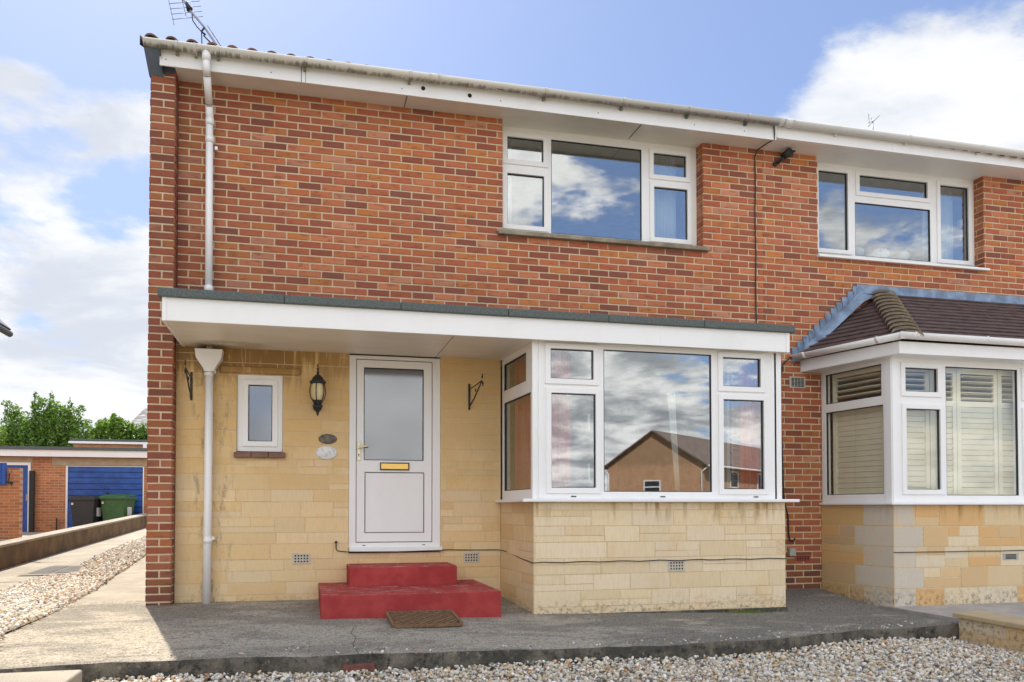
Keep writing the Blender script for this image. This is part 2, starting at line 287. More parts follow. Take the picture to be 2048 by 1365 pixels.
# ------------------------------------------------------------------ mesh builder
def wloc(o):
    v=Vector((0,0,0))
    while o is not None: v+=o.location; o=o.parent
    return v
class MB:
    def __init__(s): s.v=[]; s.f=[]; s.c=[]; s.sm=[]
    def add(s,vs,fs,col=(1,1,1),smooth=False):
        b=len(s.v); s.v+= [tuple(x) for x in vs]
        for q in fs: s.f.append(tuple(b+i for i in q)); s.c.append(col); s.sm.append(smooth)
    def box(s,x0,x1,y0,y1,z0,z1,col=(1,1,1)):
        vs=[(x,y,z) for z in (z0,z1) for y in (y0,y1) for x in (x0,x1)]
        s.add(vs,[(0,2,3,1),(4,5,7,6),(0,1,5,4),(2,6,7,3),(0,4,6,2),(1,3,7,5)],col)
    def obox(s,mp,u0,u1,z0,z1,d0,d1,col=(1,1,1)):
        vs=[mp(a,b,c) for b in (z0,z1) for c in (d0,d1) for a in (u0,u1)]
        s.add(vs,[(0,2,3,1),(4,5,7,6),(0,1,5,4),(2,6,7,3),(0,4,6,2),(1,3,7,5)],col)
    def tube(s,pts,r,n=8,caps=True,smooth=True,col=(1,1,1)):
        pts=[Vector(p) for p in pts]; rs=r if isinstance(r,(list,tuple)) else [r]*len(pts)
        vs=[];prev=None
        for i,p in enumerate(pts):
            d=(pts[min(i+1,len(pts)-1)]-pts[max(i-1,0)]).normalized()
            if prev is None: a=d.orthogonal().normalized()
            else: a=(prev-d*prev.dot(d)); a=a.normalized() if a.length>1e-6 else d.orthogonal().normalized()
            prev=a; b=d.cross(a)
            for k in range(n):
                t=2*math.pi*k/n; vs.append(p+(a*math.cos(t)+b*math.sin(t))*rs[i])
        fs=[(i*n+k,i*n+(k+1)%n,(i+1)*n+(k+1)%n,(i+1)*n+k) for i in range(len(pts)-1) for k in range(n)]
        s.add(vs,fs,col,smooth)
        if caps: s.add(vs[:n],[tuple(reversed(range(n)))],col); s.add(vs[-n:],[tuple(range(n))],col)
    def lathe(s,c,prof,n=16,smooth=True,col=(1,1,1)):
        vs=[(c[0]+r*math.cos(2*math.pi*k/n),c[1]+r*math.sin(2*math.pi*k/n),c[2]+z) for r,z in prof for k in range(n)]
        fs=[(i*n+k,i*n+(k+1)%n,(i+1)*n+(k+1)%n,(i+1)*n+k) for i in range(len(prof)-1) for k in range(n)]
        s.add(vs,fs,col,smooth)
    def sweep(s,prof,a,b,closed=True,col=(1,1,1),smooth=False):
        # prof: list of offset vectors; from a to b
        n=len(prof); vs=[Vector(a)+Vector(p) for p in prof]+[Vector(b)+Vector(p) for p in prof]
        rg=range(n) if closed else range(n-1)
        s.add(vs,[(k,(k+1)%n,n+(k+1)%n,n+k) for k in rg],col,smooth)
        if closed: s.add(vs[:n],[tuple(reversed(range(n)))],col); s.add(vs[n:],[tuple(range(n))],col)
    def plate(s,mp,u0,u1,z0,z1,holes,d0,d1,col=(1,1,1)):
        U=sorted({u0,u1}|{min(max(h[i],u0),u1) for h in holes for i in (0,1)}); Z=sorted({z0,z1}|{min(max(h[i],z0),z1) for h in holes for i in (2,3)})
        def solid(i,j):
            if i<0 or j<0 or i>=len(U)-1 or j>=len(Z)-1: return False
            a=(U[i]+U[i+1])/2; b=(Z[j]+Z[j+1])/2
            return not any(h[0]<a<h[1] and h[2]<b<h[3] for h in holes)
        for i in range(len(U)-1):
            for j in range(len(Z)-1):
                if not solid(i,j): continue
                a,b,c,d=U[i],U[i+1],Z[j],Z[j+1]
                s.add([mp(a,c,d1),mp(b,c,d1),mp(b,d,d1),mp(a,d,d1)],[(0,1,2,3)],col); s.add([mp(a,c,d0),mp(b,c,d0),mp(b,d,d0),mp(a,d,d0)],[(3,2,1,0)],col)
                if not solid(i-1,j): s.add([mp(a,c,d0),mp(a,c,d1),mp(a,d,d1),mp(a,d,d0)],[(0,1,2,3)],col)
                if not solid(i+1,j): s.add([mp(b,c,d0),mp(b,c,d1),mp(b,d,d1),mp(b,d,d0)],[(3,2,1,0)],col)
                if not solid(i,j-1): s.add([mp(a,c,d0),mp(b,c,d0),mp(b,c,d1),mp(a,c,d1)],[(0,1,2,3)],col)
                if not solid(i,j+1): s.add([mp(a,d,d0),mp(b,d,d0),mp(b,d,d1),mp(a,d,d1)],[(3,2,1,0)],col)
    def build(s,name,m,parent=None,bevel=0,merge=True):
        me=bpy.data.meshes.new(name); o=bpy.data.objects.new(name,me); COL.objects.link(o)
        off=Vector((0,0,0))
        if parent is not None: o.parent=parent; off=wloc(parent)
        me.from_pydata([(v[0]-off.x,v[1]-off.y,v[2]-off.z) for v in s.v],[],s.f)
        a=me.attributes.new('tint','FLOAT_COLOR','FACE')
        a.data.foreach_set('color',np.array([(*c[:3],1) for c in s.c],dtype=np.float32).ravel())
        me.polygons.foreach_set('use_smooth',s.sm)
        me.materials.append(m)
        if merge or bevel:
            import bmesh
            bm=bmesh.new(); bm.from_mesh(me); bmesh.ops.remove_doubles(bm,verts=bm.verts,dist=1e-5); bmesh.ops.recalc_face_normals(bm,faces=bm.faces); bm.to_mesh(me); bm.free()
        if bevel:
            b=o.modifiers.new('bevel','BEVEL'); b.width=bevel; b.segments=2; b.limit_method='ANGLE'; b.angle_limit=math.radians(40)
        me.update(); return o
def loose(b,name,m,parent=None,bevel=0):
    par={}
    def find(x):
        while par[x]!=x: par[x]=par[par[x]]; x=par[x]
        return x
    key=[tuple(round(c,5) for c in v) for v in b.v]
    for k in key: par.setdefault(k,k)
    for q in b.f:
        r0=find(key[q[0]])
        for i in q[1:]: par[find(key[i])]=r0
    grp={}
    for fi,q in enumerate(b.f): grp.setdefault(find(key[q[0]]),[]).append(fi)
    out=[]
    for fs in grp.values():
        n=MB()
        for fi in fs: n.add([b.v[i] for i in b.f[fi]],[tuple(range(len(b.f[fi])))],b.c[fi],b.sm[fi])
        out.append(n.build(name,m,parent,bevel=bevel))
    return out
def FR(Y): return lambda u,z,d: Vector((u,Y-d,z))
def PL(ax,ay,bx,by):
    U=Vector((bx-ax,by-ay,0)).normalized(); N=Vector((U.y,-U.x,0))
    return lambda u,z,d: Vector((ax,ay,0))+U*u+N*d+Vector((0,0,z))
def tag(o,label,cat,group=None):
    o['label']=label; o['category']=cat
    if group: o['group']=group
    return o
def empty(name,loc,label,cat,group=None):
    o=bpy.data.objects.new(name,None); COL.objects.link(o); o.location=loc; o.empty_display_size=.1; tag(o,label,cat,group)
    return o
def struct(o,kind='structure'): o['kind']=kind; return o

# ------------------------------------------------------------------ masonry
BP=[((.45,.135,.056),5),((.39,.105,.050),5),((.50,.17,.080),4),((.29,.082,.048),3.6),((.21,.068,.048),2),((.49,.175,.05),3),((.52,.225,.13),1.5)]
def brickcol(dark=0):
    c=random.choices([b[0] for b in BP],[b[1] for b in BP])[0]; k=random.uniform(.85,1.15)*(1-dark*random.uniform(.2,.6)); return tuple(x*k for x in c)
CH=.07326
def bricks(mb,mort,mp,u0,u1,z0,z1,holes=(),phase=0.,L=.225,ph0=3.0,dark=0,half=.5,ins=0):
    mort.plate(mp,u0+ins,u1-ins,z0,z1,[(h[0],h[1],h[2],h[3]) for h in holes],-.10,-.006)
    J=.0056
    k0=math.floor((z0-ph0)/CH-1); k1=math.ceil((z1-ph0)/CH+1)
    for k in range(k0,k1+1):
        a,b=ph0+k*CH-CH/2+J,ph0+k*CH+CH/2-J
        off=phase+(0 if k%2==0 else L*half)+random.uniform(-.006,.006)
        i0=math.floor((u0-off)/L)-1; i1=math.ceil((u1-off)/L)+1
        for i in range(i0,i1+1):
            rects=[(max(u0,off+i*L+J),min(u1,off+(i+1)*L-J),max(a,z0),min(b,z1))]
            for h in holes:
                new=[]
                for (p,q,s_,t_) in rects:
                    if p>=q or s_>=t_: continue
                    if q<=h[0] or p>=h[1] or t_<=h[2] or s_>=h[3]: new.append((p,q,s_,t_)); continue
                    if p<h[0]: new.append((p,h[0],s_,t_))
                    if q>h[1]: new.append((h[1],q,s_,t_))
                    if s_<h[2]: new.append((max(p,h[0]),min(q,h[1]),s_,h[2]))
                    if t_>h[3]: new.append((max(p,h[0]),min(q,h[1]),h[3],t_))
                rects=new
            for (p,q,s_,t_) in rects:
                if q-p<.012 or t_-s_<.01: continue
                e=.0035; pr=random.uniform(-.0015,.002); jz=[random.uniform(-.0014,.0014) for _ in range(8)]
                o_=[(p+jz[0],s_+jz[1]),(q+jz[2],s_+jz[3]),(q+jz[4],t_+jz[5]),(p+jz[6],t_+jz[7])]
                c_=[(p+e+jz[0],s_+e+jz[1]),(q-e+jz[2],s_+e+jz[3]),(q-e+jz[4],t_-e+jz[5]),(p+e+jz[6],t_-e+jz[7])]
                vs=[mp(x,z,-.012) for x,z in o_]+[mp(x,z,pr) for x,z in c_]
                mb.add(vs,[(4,5,6,7),(0,1,5,4),(1,2,6,5),(2,3,7,6),(3,0,4,7)],brickcol(dark))
SP=[(.79,.60,.34),(.77,.57,.30),(.80,.62,.37),(.76,.54,.27),(.78,.59,.32),(.80,.63,.39)]
def stones(mb,mort,mp,u0,u1,z0,z1,holes=(),pal=SP,hs=(.11,.15,.15,.12,.15),quoin=None,seed=1,J=.0018,amp=.0022,hot=0,wr=(.28,.6),sp=.25):
    R=random.Random(seed)
    mort.plate(mp,u0,u1,z0,z1,list(holes),-.10,-.003)
    cells=[]; z=z0; row=0
    while z<z1-.02:
        h=R.choice(hs); 
        if z1-z-h<.05: h=z1-z
        x=u0; 
        xs=u0
        if quoin:
            ql=quoin[row%2]; cells.append((u0,u0+ql,z,z+h,'q')) if quoin[2]=='L' else None
            xs=u0+ql if quoin[2]=='L' else u0
            xe=u1-(ql if quoin[2]=='R' else 0)
            if quoin[2]=='R': cells.append((xe,u1,z,z+h,'q'))
        else: xe=u1
        x=xs
        while x<xe-.01:
            w=R.uniform(*wr)
            if xe-x-w<.14: w=xe-x
            if h>.13 and R.random()<sp:
                sp=R.choice((.4,.5,.6)); x2=x+w*R.uniform(.35,.65) if w>.3 else x+w
                cells.append((x,x+w,z,z+h*sp,''))
                if x2<x+w-.05: cells.append((x,x2,z+h*sp,z+h,'')); cells.append((x2,x+w,z+h*sp,z+h,''))
                else: cells.append((x,x+w,z+h*sp,z+h,''))
            else: cells.append((x,x+w,z,z+h,''))
            x+=w
        z+=h; row+=1
    for (p,q,s_,t_,k) in cells:
        rects=[(p+J,q-J,s_+J,t_-J)]
        for h in holes:
            new=[]
            for (p,q,s_,t_) in rects:
                if q<=h[0] or p>=h[1] or t_<=h[2] or s_>=h[3]: new.append((p,q,s_,t_)); continue
                if p<h[0]: new.append((p,h[0],s_,t_))
                if q>h[1]: new.append((h[1],q,s_,t_))
                if s_<h[2]: new.append((max(p,h[0]),min(q,h[1]),s_,h[2]))
                if t_>h[3]: new.append((max(p,h[0]),min(q,h[1]),h[3],t_))
            rects=new
        c=R.choice(pal) if k!='q' else (.60,.545,.46); kk=R.uniform(.94,1.05); c=tuple(x*kk for x in c)
        if hot and k!='q' and R.random()<hot: c=(.70,.42,.17)
        for (p,q,s_,t_) in rects:
            if q-p<.01 or t_-s_<.01: continue
            e=.003; pr=R.uniform(-amp*.5,amp) if k!='q' else 0
            vs=[mp(x,z,-.008) for x,z in ((p,s_),(q,s_),(q,t_),(p,t_))]+[mp(x,z,pr) for x,z in ((p+e,s_+e),(q-e,s_+e),(q-e,t_-e),(p+e,t_-e))]
            mb.add(vs,[(4,5,6,7),(0,1,5,4),(1,2,6,5),(2,3,7,6),(3,0,4,7)],c)

# ------------------------------------------------------------------ windows
def window(parent,name,mp,outer,lights,depth=.065,gm=None,label=None,cutbottom=True):
    """lights: (u0,u1,z0,z1,opening)"""
    gm=gm or M_glass
    fr=MB(); fr.plate(mp,*outer,[l[:4] for l in lights],-depth,0)
    fo=fr.build(name,M_upvc,parent,bevel=.003)
    if label: fo['label']=label
    for l in lights:
        u0,u1,z0,z1,op=l
        if op:
            m=MB(); e=.052; m.plate(mp,max(outer[0]+.006,u0-e),min(outer[1]-.006,u1+e),z0-e,min(outer[3]-.004,z1+e),[l[:4]],-.004,.016); m.build('sash',M_upvc,fo,bevel=.004)
        g=MB(); k=.007; g.plate(mp,u0,u1,z0,z1,[(u0+k,u1-k,z0+k,z1-k)],-.03,-.006); g.build('gasket',M_gasket,fo)
        p=MB(); p.obox(mp,u0+.002,u1-.002,z0+.002,z1-.002,-.024,-.018); p.build('pane',gm,fo)
    return fo

# ================================================================== SETTING
def apz(x,y):
    X=min(max(x,-.5),5.5); d=-y
    return .005-.005*X-min(max(d,0),1.1)*(.016+.0165*X)-max(0,d-1.1)*.01
def edgeY(x):
    P_=[(-3,-3.05),(-.6,-2.98),(0,-2.9),(.95,-2.86),(1.9,-2.82),(3.1,-2.78),(4.3,-2.55),(5.3,-2.2),(6.42,-2.12),(9,-2.1)]
    for (a,b),(c,d) in zip(P_,P_[1:]):
        if x<=c: return b+(d-b)*(x-a)/(c-a)
    return -2.1
def grid(name,xs,ys,zf,m,kind='structure',parent=None):
    mb=MB(); nx,ny=len(xs),len(ys); mb.v=[(x,y,zf(x,y)) for y in ys for x in xs]
    for j in range(ny-1):
        for i in range(nx-1): mb.f.append((j*nx+i,j*nx+i+1,(j+1)*nx+i+1,(j+1)*nx+i)); mb.c.append((1,1,1)); mb.sm.append(True)
    o=mb.build(name,m,parent,merge=False); 
    if kind: o['kind']=kind
    return o
def gz(x,y):
    if y<-1.6: return -.42-.028*max(0,-y-12)
    if y<2: return -.42+.36*(y+1.6)/3.6
    return -.06+.016*min(y-2,40)
grid('ground',[-400,-120,-40,-12,-3,3,9,20,60,150,400],[-400,-200,-80,-55,-30,-12,-4,-1.6,2,10,20,42,100,400],lambda x,y: max(gz(x,y),-1.9),M_ground)
# road beyond the front garden
grid('road',[-60,0,60],[-20,-14],lambda x,y: max(gz(x,y),-1.9)+.05,M_road)
def dz(y): return .032*max(0,y-4.1)
def dl(y): return .016*max(0,y-2)
grid('driveway',[-3.72,-3,-2.2,-1.55],[-3.04,-1,0,2,4.1,7,10,14,19],lambda x,y: dz(y)-.010,M_conc)
grid('forecourt',[-14,-9,-6,-3.66],[-3.04,0,2,6,10,14,17.55],lambda x,y: dl(y)-.012,M_conc)
# house-side path + front apron : one cast slab
xs=[-1.6+.14*i for i in range(int(8.1/.14)+1)]
mb=MB(); rows=[]
ny=34
for j in range(ny+1):
    row=[]
    for x in xs:
        ye=edgeY(x)+.016*math.sin(x*7.3)+.010*math.sin(x*19)+random.uniform(-.006,.006)
        y=ye+(0.3-ye)*(j/ny)**1.0
        row.append((x,y,apz(x,y)+(random.uniform(-.004,.002) if j==0 else random.uniform(-.0012,.0012))))
    rows.append(row)
nx=len(xs); mb.v=[p for r_ in rows for p in r_]
for j in range(ny):
    for i in range(nx-1): mb.f.append((j*nx+i,j*nx+i+1,(j+1)*nx+i+1,(j+1)*nx+i)); mb.c.append((1,1,1)); mb.sm.append(True)
ap=mb.build('concrete_apron',M_apron,None,merge=False); struct(ap)
mb=MB()
seg=8
for j in range(seg+1):
    for i,x in enumerate(xs):
        p=rows[0][i]; t=j/seg
        yy_=p[1]+(0.0 if j==0 else -.006+random.uniform(-.007,.007))
        mb.v.append((p[0],yy_,p[2]-.0*t-.26*t-(0 if j else 0)))
for j in range(seg):
    for i in range(nx-1): mb.f.append((j*nx+i,(j+1)*nx+i,(j+1)*nx+i+1,j*nx+i+1)); mb.c.append((1,1,1)); mb.sm.append(True)
ek=mb.build('apron_kerb',M_edge,None,merge=False); struct(ek)
# path running back beside the house
grid('side_path',[-2.6,-1.9,-1.2,-.6],[.3,2,4.1,7,10,14,19],lambda x,y: dz(y)-.002 if y>.5 else .004,M_conc)
# neighbouring paved strip
def f(x,y): return apz(x,y)+.012
mbp=MB(); pts=[(6.50,-.9),(6.58,-9),(16,-9),(16,-.9)]
mbp.add([(x,y,-.125) for x,y in pts],[(0,1,2,3)]); mbp.add([(x,y,-.30) for x,y in pts]+[(x,y,-.125) for x,y in pts],[(0,1,5,4)])
o=mbp.build('pavement',M_pave,None); struct(o)
# lower slab at the bottom left corner
mb=MB(); mb.box(-3.2,-.60,-5.0,-3.075,-.30,-.032); o=mb.build('stepping_slab',M_conc,None,bevel=.012)
tag(o,'rough concrete slab at the lower left, set below the edge of the apron','slab')
# cracks: dark joints in the drive
mb=MB()
def crack(pts,w):
    for (a,b) in zip(pts,pts[1:]):
        a=Vector(a);b=Vector(b);d=(b-a).normalized();n=Vector((-d.y,d.x,0))*w
        mb.add([a-n,b-n,b+n,a+n],[(0,1,2,3)])
# 
def gravbed(name,poly,zf,m): 
    mb=MB(); mb.add([(x,y,zf(x,y)) for x,y in poly],[tuple(range(len(poly)))]); return mb.build(name,m,None)
def pebbles(name,pts,size,seed=3,flat=.55):
    """pts Nx3 -> one mesh of small irregular pebbles"""
    R=np.random.default_rng(seed); N=len(pts)
    t=(1+5**.5)/2
    iv=np.array([(-1,t,0),(1,t,0),(-1,-t,0),(1,-t,0),(0,-1,t),(0,1,t),(0,-1,-t),(0,1,-t),(t,0,-1),(t,0,1),(-t,0,-1),(-t,0,1)],float); iv/=np.linalg.norm(iv[0])
    ifc=np.array([(0,11,5),(0,5,1),(0,1,7),(0,7,10),(0,10,11),(1,5,9),(5,11,4),(11,10,2),(10,7,6),(7,1,8),(3,9,4),(3,4,2),(3,2,6),(3,6,8),(3,8,9),(4,9,5),(2,4,11),(6,2,10),(8,6,7),(9,8,1)])
    sc=size*R.uniform(.62,1.2,(N,1))**1.7*np.stack([R.uniform(.8,1.5,N),R.uniform(.6,1.1,N),R.uniform(flat*.7,flat*1.4,N)],1)
    v=iv[None]*(1+R.uniform(-.18,.18,(N,12,1)))*sc[:,None,:]
    # random rotation
    q=R.normal(size=(N,4)); q[:,1:3]*=.45; q/=np.linalg.norm(q,axis=1)[:,None]; w,x,y,z=q.T
    Rm=np.stack([1-2*(y*y+z*z),2*(x*y-w*z),2*(x*z+w*y),2*(x*y+w*z),1-2*(x*x+z*z),2*(y*z-w*x),2*(x*z-w*y),2*(y*z+w*x),1-2*(x*x+y*y)],1).reshape(N,3,3)
    v=np.einsum('nij,nkj->nki',Rm,v)+pts[:,None,:]
    me=bpy.data.meshes.new(name); me.vertices.add(N*12); me.vertices.foreach_set('co',v.astype(np.float32).ravel())
    F=(ifc[None]+np.arange(N)[:,None,None]*12).reshape(-1,3); nf=len(F)
    me.loops.add(nf*3); me.loops.foreach_set('vertex_index',F.astype(np.int32).ravel())
    me.polygons.add(nf); me.polygons.foreach_set('loop_start',(np.arange(nf)*3).astype(np.int32)); me.polygons.foreach_set('loop_total',np.full(nf,3,np.int32))
    me.polygons.foreach_set('use_smooth',np.ones(nf,bool))
    pal=np.array([(.76,.70,.58),(.66,.59,.46),(.84,.80,.72),(.56,.46,.32),(.64,.44,.23),(.46,.42,.36),(.22,.22,.22),(.54,.26,.13),(.70,.61,.44)]); pr=np.array([.22,.18,.14,.12,.08,.11,.07,.03,.05])
    ci=R.choice(len(pal),N,p=pr/pr.sum()); cc=pal[ci]*R.uniform(.8,1.15,(N,1))
    me.update(); a=me.attributes.new('tint','FLOAT_COLOR','FACE'); c4=np.ones((nf,4),np.float32); c4[:,:3]=np.repeat(cc,20,axis=0); a.data.foreach_set('color',c4.ravel())
    me.materials.append(M_grav); o=bpy.data.objects.new(name,me); COL.objects.link(o); return o
def grz(x,y): return -.155-.0205*np.clip(x,-1,6.5)
# front gravel
gb=MB(); gb.add([(-.62,-2.5,grz(-.62,0)-.012),(-.62,-9.,-.165),(12,-9.,-.30),(12,-1.95,-.30),(6.3,-1.95,grz(6.3,0)-.012)],[(0,1,2,3,4)])
o=gb.build('gravel_bed',M_gbed,None); struct(o)
N=33000; x=rng.uniform(-.55,6.28,N); y=rng.uniform(-4.3,-2.0,N)
ed=np.array([edgeY(a) for a in x]); ok=y<ed-.012
x=x[ok];y=y[ok]; z=grz(x,y)+rng.uniform(-.006,.016,len(x))+.022*np.exp(-((ed[ok]-y)/.12)) +.012*np.sin(x*2.1+y*1.3)
o=pebbles('gravel',np.stack([x,y,z],1),.0145); struct(o,'stuff'); tag(o,'pale mixed flint gravel filling the front garden below the apron','gravel')
xs_s=rng.uniform(-.4,6.2,150); ys_s=np.array([edgeY(a) for a in xs_s])+np.abs(rng.normal(0,.12,150))+.02
o=pebbles('stray_pebbles',np.stack([xs_s,ys_s,np.array([apz(a,b) for a,b in zip(xs_s,ys_s)])+.004],1),.009,8); struct(o,'stuff'); tag(o,'few stray pebbles kicked up along the front edge of the apron','pebbles')
# side gravel strip
def lx(y): return np.interp(y,[-4,-2.3,-1.8,-.6,1.6,4.1,7.0,14],[-1.28,-1.28,-1.44,-1.44,-1.60,-1.86,-2.01,-2.3])
def rx(y): return np.interp(y,[-4,1.3,3.2,3.9,4.4,5.3,8.5,14],[-2.42,-2.43,-2.66,-2.40,-2.30,-2.62,-2.82,-2.9])
gb=MB(); ys=[-3.0,-2.3,-1.8,-.6,1.3,3,4,5.4,7.2,9,14]
gb.add([(float(lx(a))+.0,a,dz(a)+.008) for a in ys]+[(float(rx(a)),a,dz(a)+.008) for a in reversed(ys)],[tuple(range(2*len(ys)))]); o=gb.build('side_gravel_bed',M_gbed,None); struct(o)
y=np.concatenate([rng.uniform(-3.0,3,15000),rng.uniform(3,13.5,9000)]); tt=rng.uniform(0,1,len(y)); x=lx(y)+(rx(y)-lx(y))*tt+rng.normal(0,.02,len(y))
z=.032*np.maximum(0,y-4.1)+.012+rng.uniform(-.004,.018,len(y))+.02*np.sin(np.pi*tt)
o=pebbles('gravel',np.stack([x,y,z],1),.0175,5); struct(o,'stuff'); tag(o,'sunlit cream gravel strip running beside the house towards the garages','gravel')

# ================================================================== OWN HOUSE
H=empty('semi_detached_house',(2.5,0,0),'red brick semi-detached house with honey stone ground floor, white canopy and white front door','house')
XP=5.70
def box_part(name,m,parent,*boxes,bevel=0,label=None):
    b=MB()
    for q in boxes: b.box(*q)
    o=b.build(name,m,parent,bevel=bevel)
    if label: o['label']=label
    return o
# upper brick wall
WU=(2.645,4.957,3.82,5.2)
b=MB(); mo=MB(); bricks(b,mo,FR(0),-.55,XP,2.62,5.04,[WU]); 
bricks(b,mo,FR(0),5.27,XP,-.2,2.62,dark=.35)
bricks(b,mo,PL(4.951,.18,4.951,0),0,.18,3.82,5.04,phase=.07,dark=.3,ins=.012)
bw=b.build('brick_wall',M_brick,H,merge=False); mo.build('mortar',M_mortar,bw,merge=False)
# corner pier with gable
b=MB(); mo=MB(); 
bricks(b,mo,FR(-.17),-.775,-.552,-.05,5.02,phase=-.775-.0005,L=.223,dark=.2,ins=.012)
bricks(b,mo,PL(-.552,-.17,-.552,0),0,.17,-.05,5.04,phase=.06,dark=.3,ins=.012)
pr_=b.build('corner_pier',M_brick,H,merge=False); mo.build('mortar',M_mortar,pr_,merge=False)
b=MB(); mo=MB(); bricks(b,mo,PL(-.775,8.2,-.775,-.17),0,8.37,-.1,5.04,phase=.03,dark=.2,ins=.012)
gw=b.build('gable_wall',M_brick,H,merge=False); mo.build('mortar',M_mortar,gw,merge=False)
b=MB(); b.add([(-.775,-.17,5.04),(-.775,8.2,5.04),(-.775,4.0,6.7)],[(0,1,2)]); b.add([(-.70,-.17,5.04),(-.70,8.2,5.04),(-.70,4.0,6.7)],[(2,1,0)]); b.build('gable_peak',M_gbricky,H)
# carcass: side/rear walls & floors (closes the building)
def room(parent,x0,x1,y0,y1,z0,z1,fm=M_floor):
    b=MB(); b.box(x0,x1,y1,y1+.1,z0,z1); b.box(x0-.1,x0,y0,y1,z0,z1); b.box(x1,x1+.1,y0,y1,z0,z1); o=b.build('room_wall',M_room,parent)
    b=MB(); b.box(x0-.1,x1+.1,y0,y1+.1,z1,z1+.08); b.build('room_ceiling',M_ceil,o)
    b=MB(); b.box(x0-.1,x1+.1,y0,y1+.1,z0-.08,z0); b.build('room_floor',fm,o)
room(H,2.35,5.5,.16,3.9,2.75,5.06); room(H,2.3,5.55,.12,4.2,.35,2.50)
room(H,-.4,2.15,.12,3.2,.35,2.50)
box_part('rear_wall',M_gbrick,H,(-.775,XP,8.1,8.3,-.1,5.1))
# stone ground floor wall
holes=[(1.09,1.955,.0,2.62),(.0,.425,1.44,2.205)]
b=MB(); mo=MB(); stones(b,mo,FR(0),-.552,2.62,-.06,2.60,[(1.065,1.985,.45,2.7),(-.002,.427,1.44,2.20)],seed=11)
sw=b.build('stone_wall',M_stone,H,merge=False); mo.build('joint',M_joint,sw,merge=False)
# bay base
b=MB(); mo=MB()
stones(b,mo,PL(2.62,0,2.68,-1.05),0,1.052,-.14,.955,seed=5)
stones(b,mo,FR(-1.05),2.68,5.285,-.17,.955,seed=8,hs=(.15,.19,.15),pal=[(.80,.66,.44),(.79,.64,.41),(.81,.67,.47),(.79,.63,.39)],wr=(.35,.75),sp=.15)
stones(b,mo,PL(5.285,-1.05,5.285,0),0,1.05,-.17,.955,seed=9)
bs=b.build('bay_wall',M_stone,H,merge=False); mo.build('joint',M_joint,bs,merge=False)
box_part('bay_footing',M_edge,H,(2.69,5.30,-1.068,-.9,-.32,-.085),bevel=.012)
# window sill etc
window(H,'upper_window',FR(.15),(2.60,4.95,3.845,5.02),[(2.727,3.13,4.645,4.89,1),(2.727,3.138,3.94,4.492,1),(3.222,4.278,3.884,4.914,0),(4.42,4.818,4.645,4.89,1),(4.424,4.832,3.935,4.507,1)],label='wide white window under the eaves with two small top lights')
b=MB(); b.box(2.585,5.01,-.055,.16,3.765,3.812); 
# chip the sill a little
sl=b.build('window_sill',M_sill,H,bevel=.008); sl['label']='weathered concrete sill under the wide upper window'
# door
DM=FR(.02)
dr=box_part('front_door',M_upvc,H,(1.20,1.20001,.1,.10001,.5,.5001))
bpy.data.objects.remove(dr)
b=MB(); b.plate(DM,1.066,1.984,.505,2.435,[(1.134,1.905,.553,2.40)],-.07,0.012); df=b.build('front_door',M_upvc,H,bevel=.004); df['label']='white half-glazed front door with gold letterbox'
b=MB(); b.plate(DM,1.140,1.899,.560,2.394,[(1.212,1.815,1.382,2.318),(1.222,1.822,.650,1.262)],-.055,-.004); b.build('door_leaf',M_upvc,df,bevel=.004)
b=MB(); b.plate(DM,1.134,1.905,.553,2.40,[(1.140,1.899,.560,2.394)],-.05,-.02); b.build('door_seal',M_gasket,df)
b=MB(); b.plate(DM,1.212,1.815,1.382,2.318,[(1.219,1.808,1.389,2.311)],-.04,-.006); b.plate(DM,1.222,1.822,.650,1.262,[(1.228,1.816,.656,1.256)],-.04,-.006); b.build('gasket',M_gasket,df)
b=MB(); b.obox(DM,1.216,1.811,1.386,2.314,-.03,-.022); b.build('door_pane',M_glassd,df)
b=MB(); b.obox(DM,1.227,1.817,.655,1.257,-.03,-.012); b.build('door_panel',M_upvc,df,bevel=.004)
b=MB(); b.plate(DM,1.374,1.668,1.283,1.360,[(1.382,1.660,1.291,1.352)],-.004,.012); b.build('letterbox_frame',M_gasket,df,bevel=.002)
b=MB(); b.obox(DM,1.383,1.659,1.292,1.351,-.004,.010); b.build('letterbox',M_brass,df,bevel=.004)
b=MB(); b.obox(DM,1.147,1.180,1.375,1.565,-.003,.008); b.tube([DM(1.163,1.505,.0),DM(1.163,1.505,.055)],.010,10); b.tube([DM(1.160,1.505,.05),DM(1.20,1.514,.055),DM(1.262,1.522,.05)],[.011,.011,.009],10); b.build('door_handle',M_pale,df,bevel=.003)
b=MB(); b.tube([DM(1.163,1.437,.008),DM(1.163,1.437,.0095)],.007,10); b.obox(DM,1.160,1.166,1.415,1.436,.008,.0095); b.build('keyhole',M_hole,df)
b=MB(); b.box(1.07,2.0,-.035,.1,.462,.506); b.build('door_threshold',M_upvc,df,bevel=.004)
b=MB(); b.obox(DM,1.20,1.23,.522,.530,.012,.0135); b.obox(DM,1.80,1.83,.522,.530,.012,.0135); loose(b,'drain_slot',M_gasket,df)
# small window
sm=window(H,'small_window',FR(.03),(.0,.425,1.452,2.20),[(.103,.327,1.552,2.102,1)],gm=M_glassd,label='small narrow white window beside the front door')
b=MB()
for i in range(3): b.box(-.023+.16*i,-.023+.16*i+.157,-.05,.03,1.388,1.442)
b.build('window_sill',M_quarry,sm,bevel=.006)
b=MB(); b.box(-.15,.59,-.034,.05,2.208,2.268,(.52,.34,.17)); b.build('stone_lintel',M_stone,H,bevel=.008)
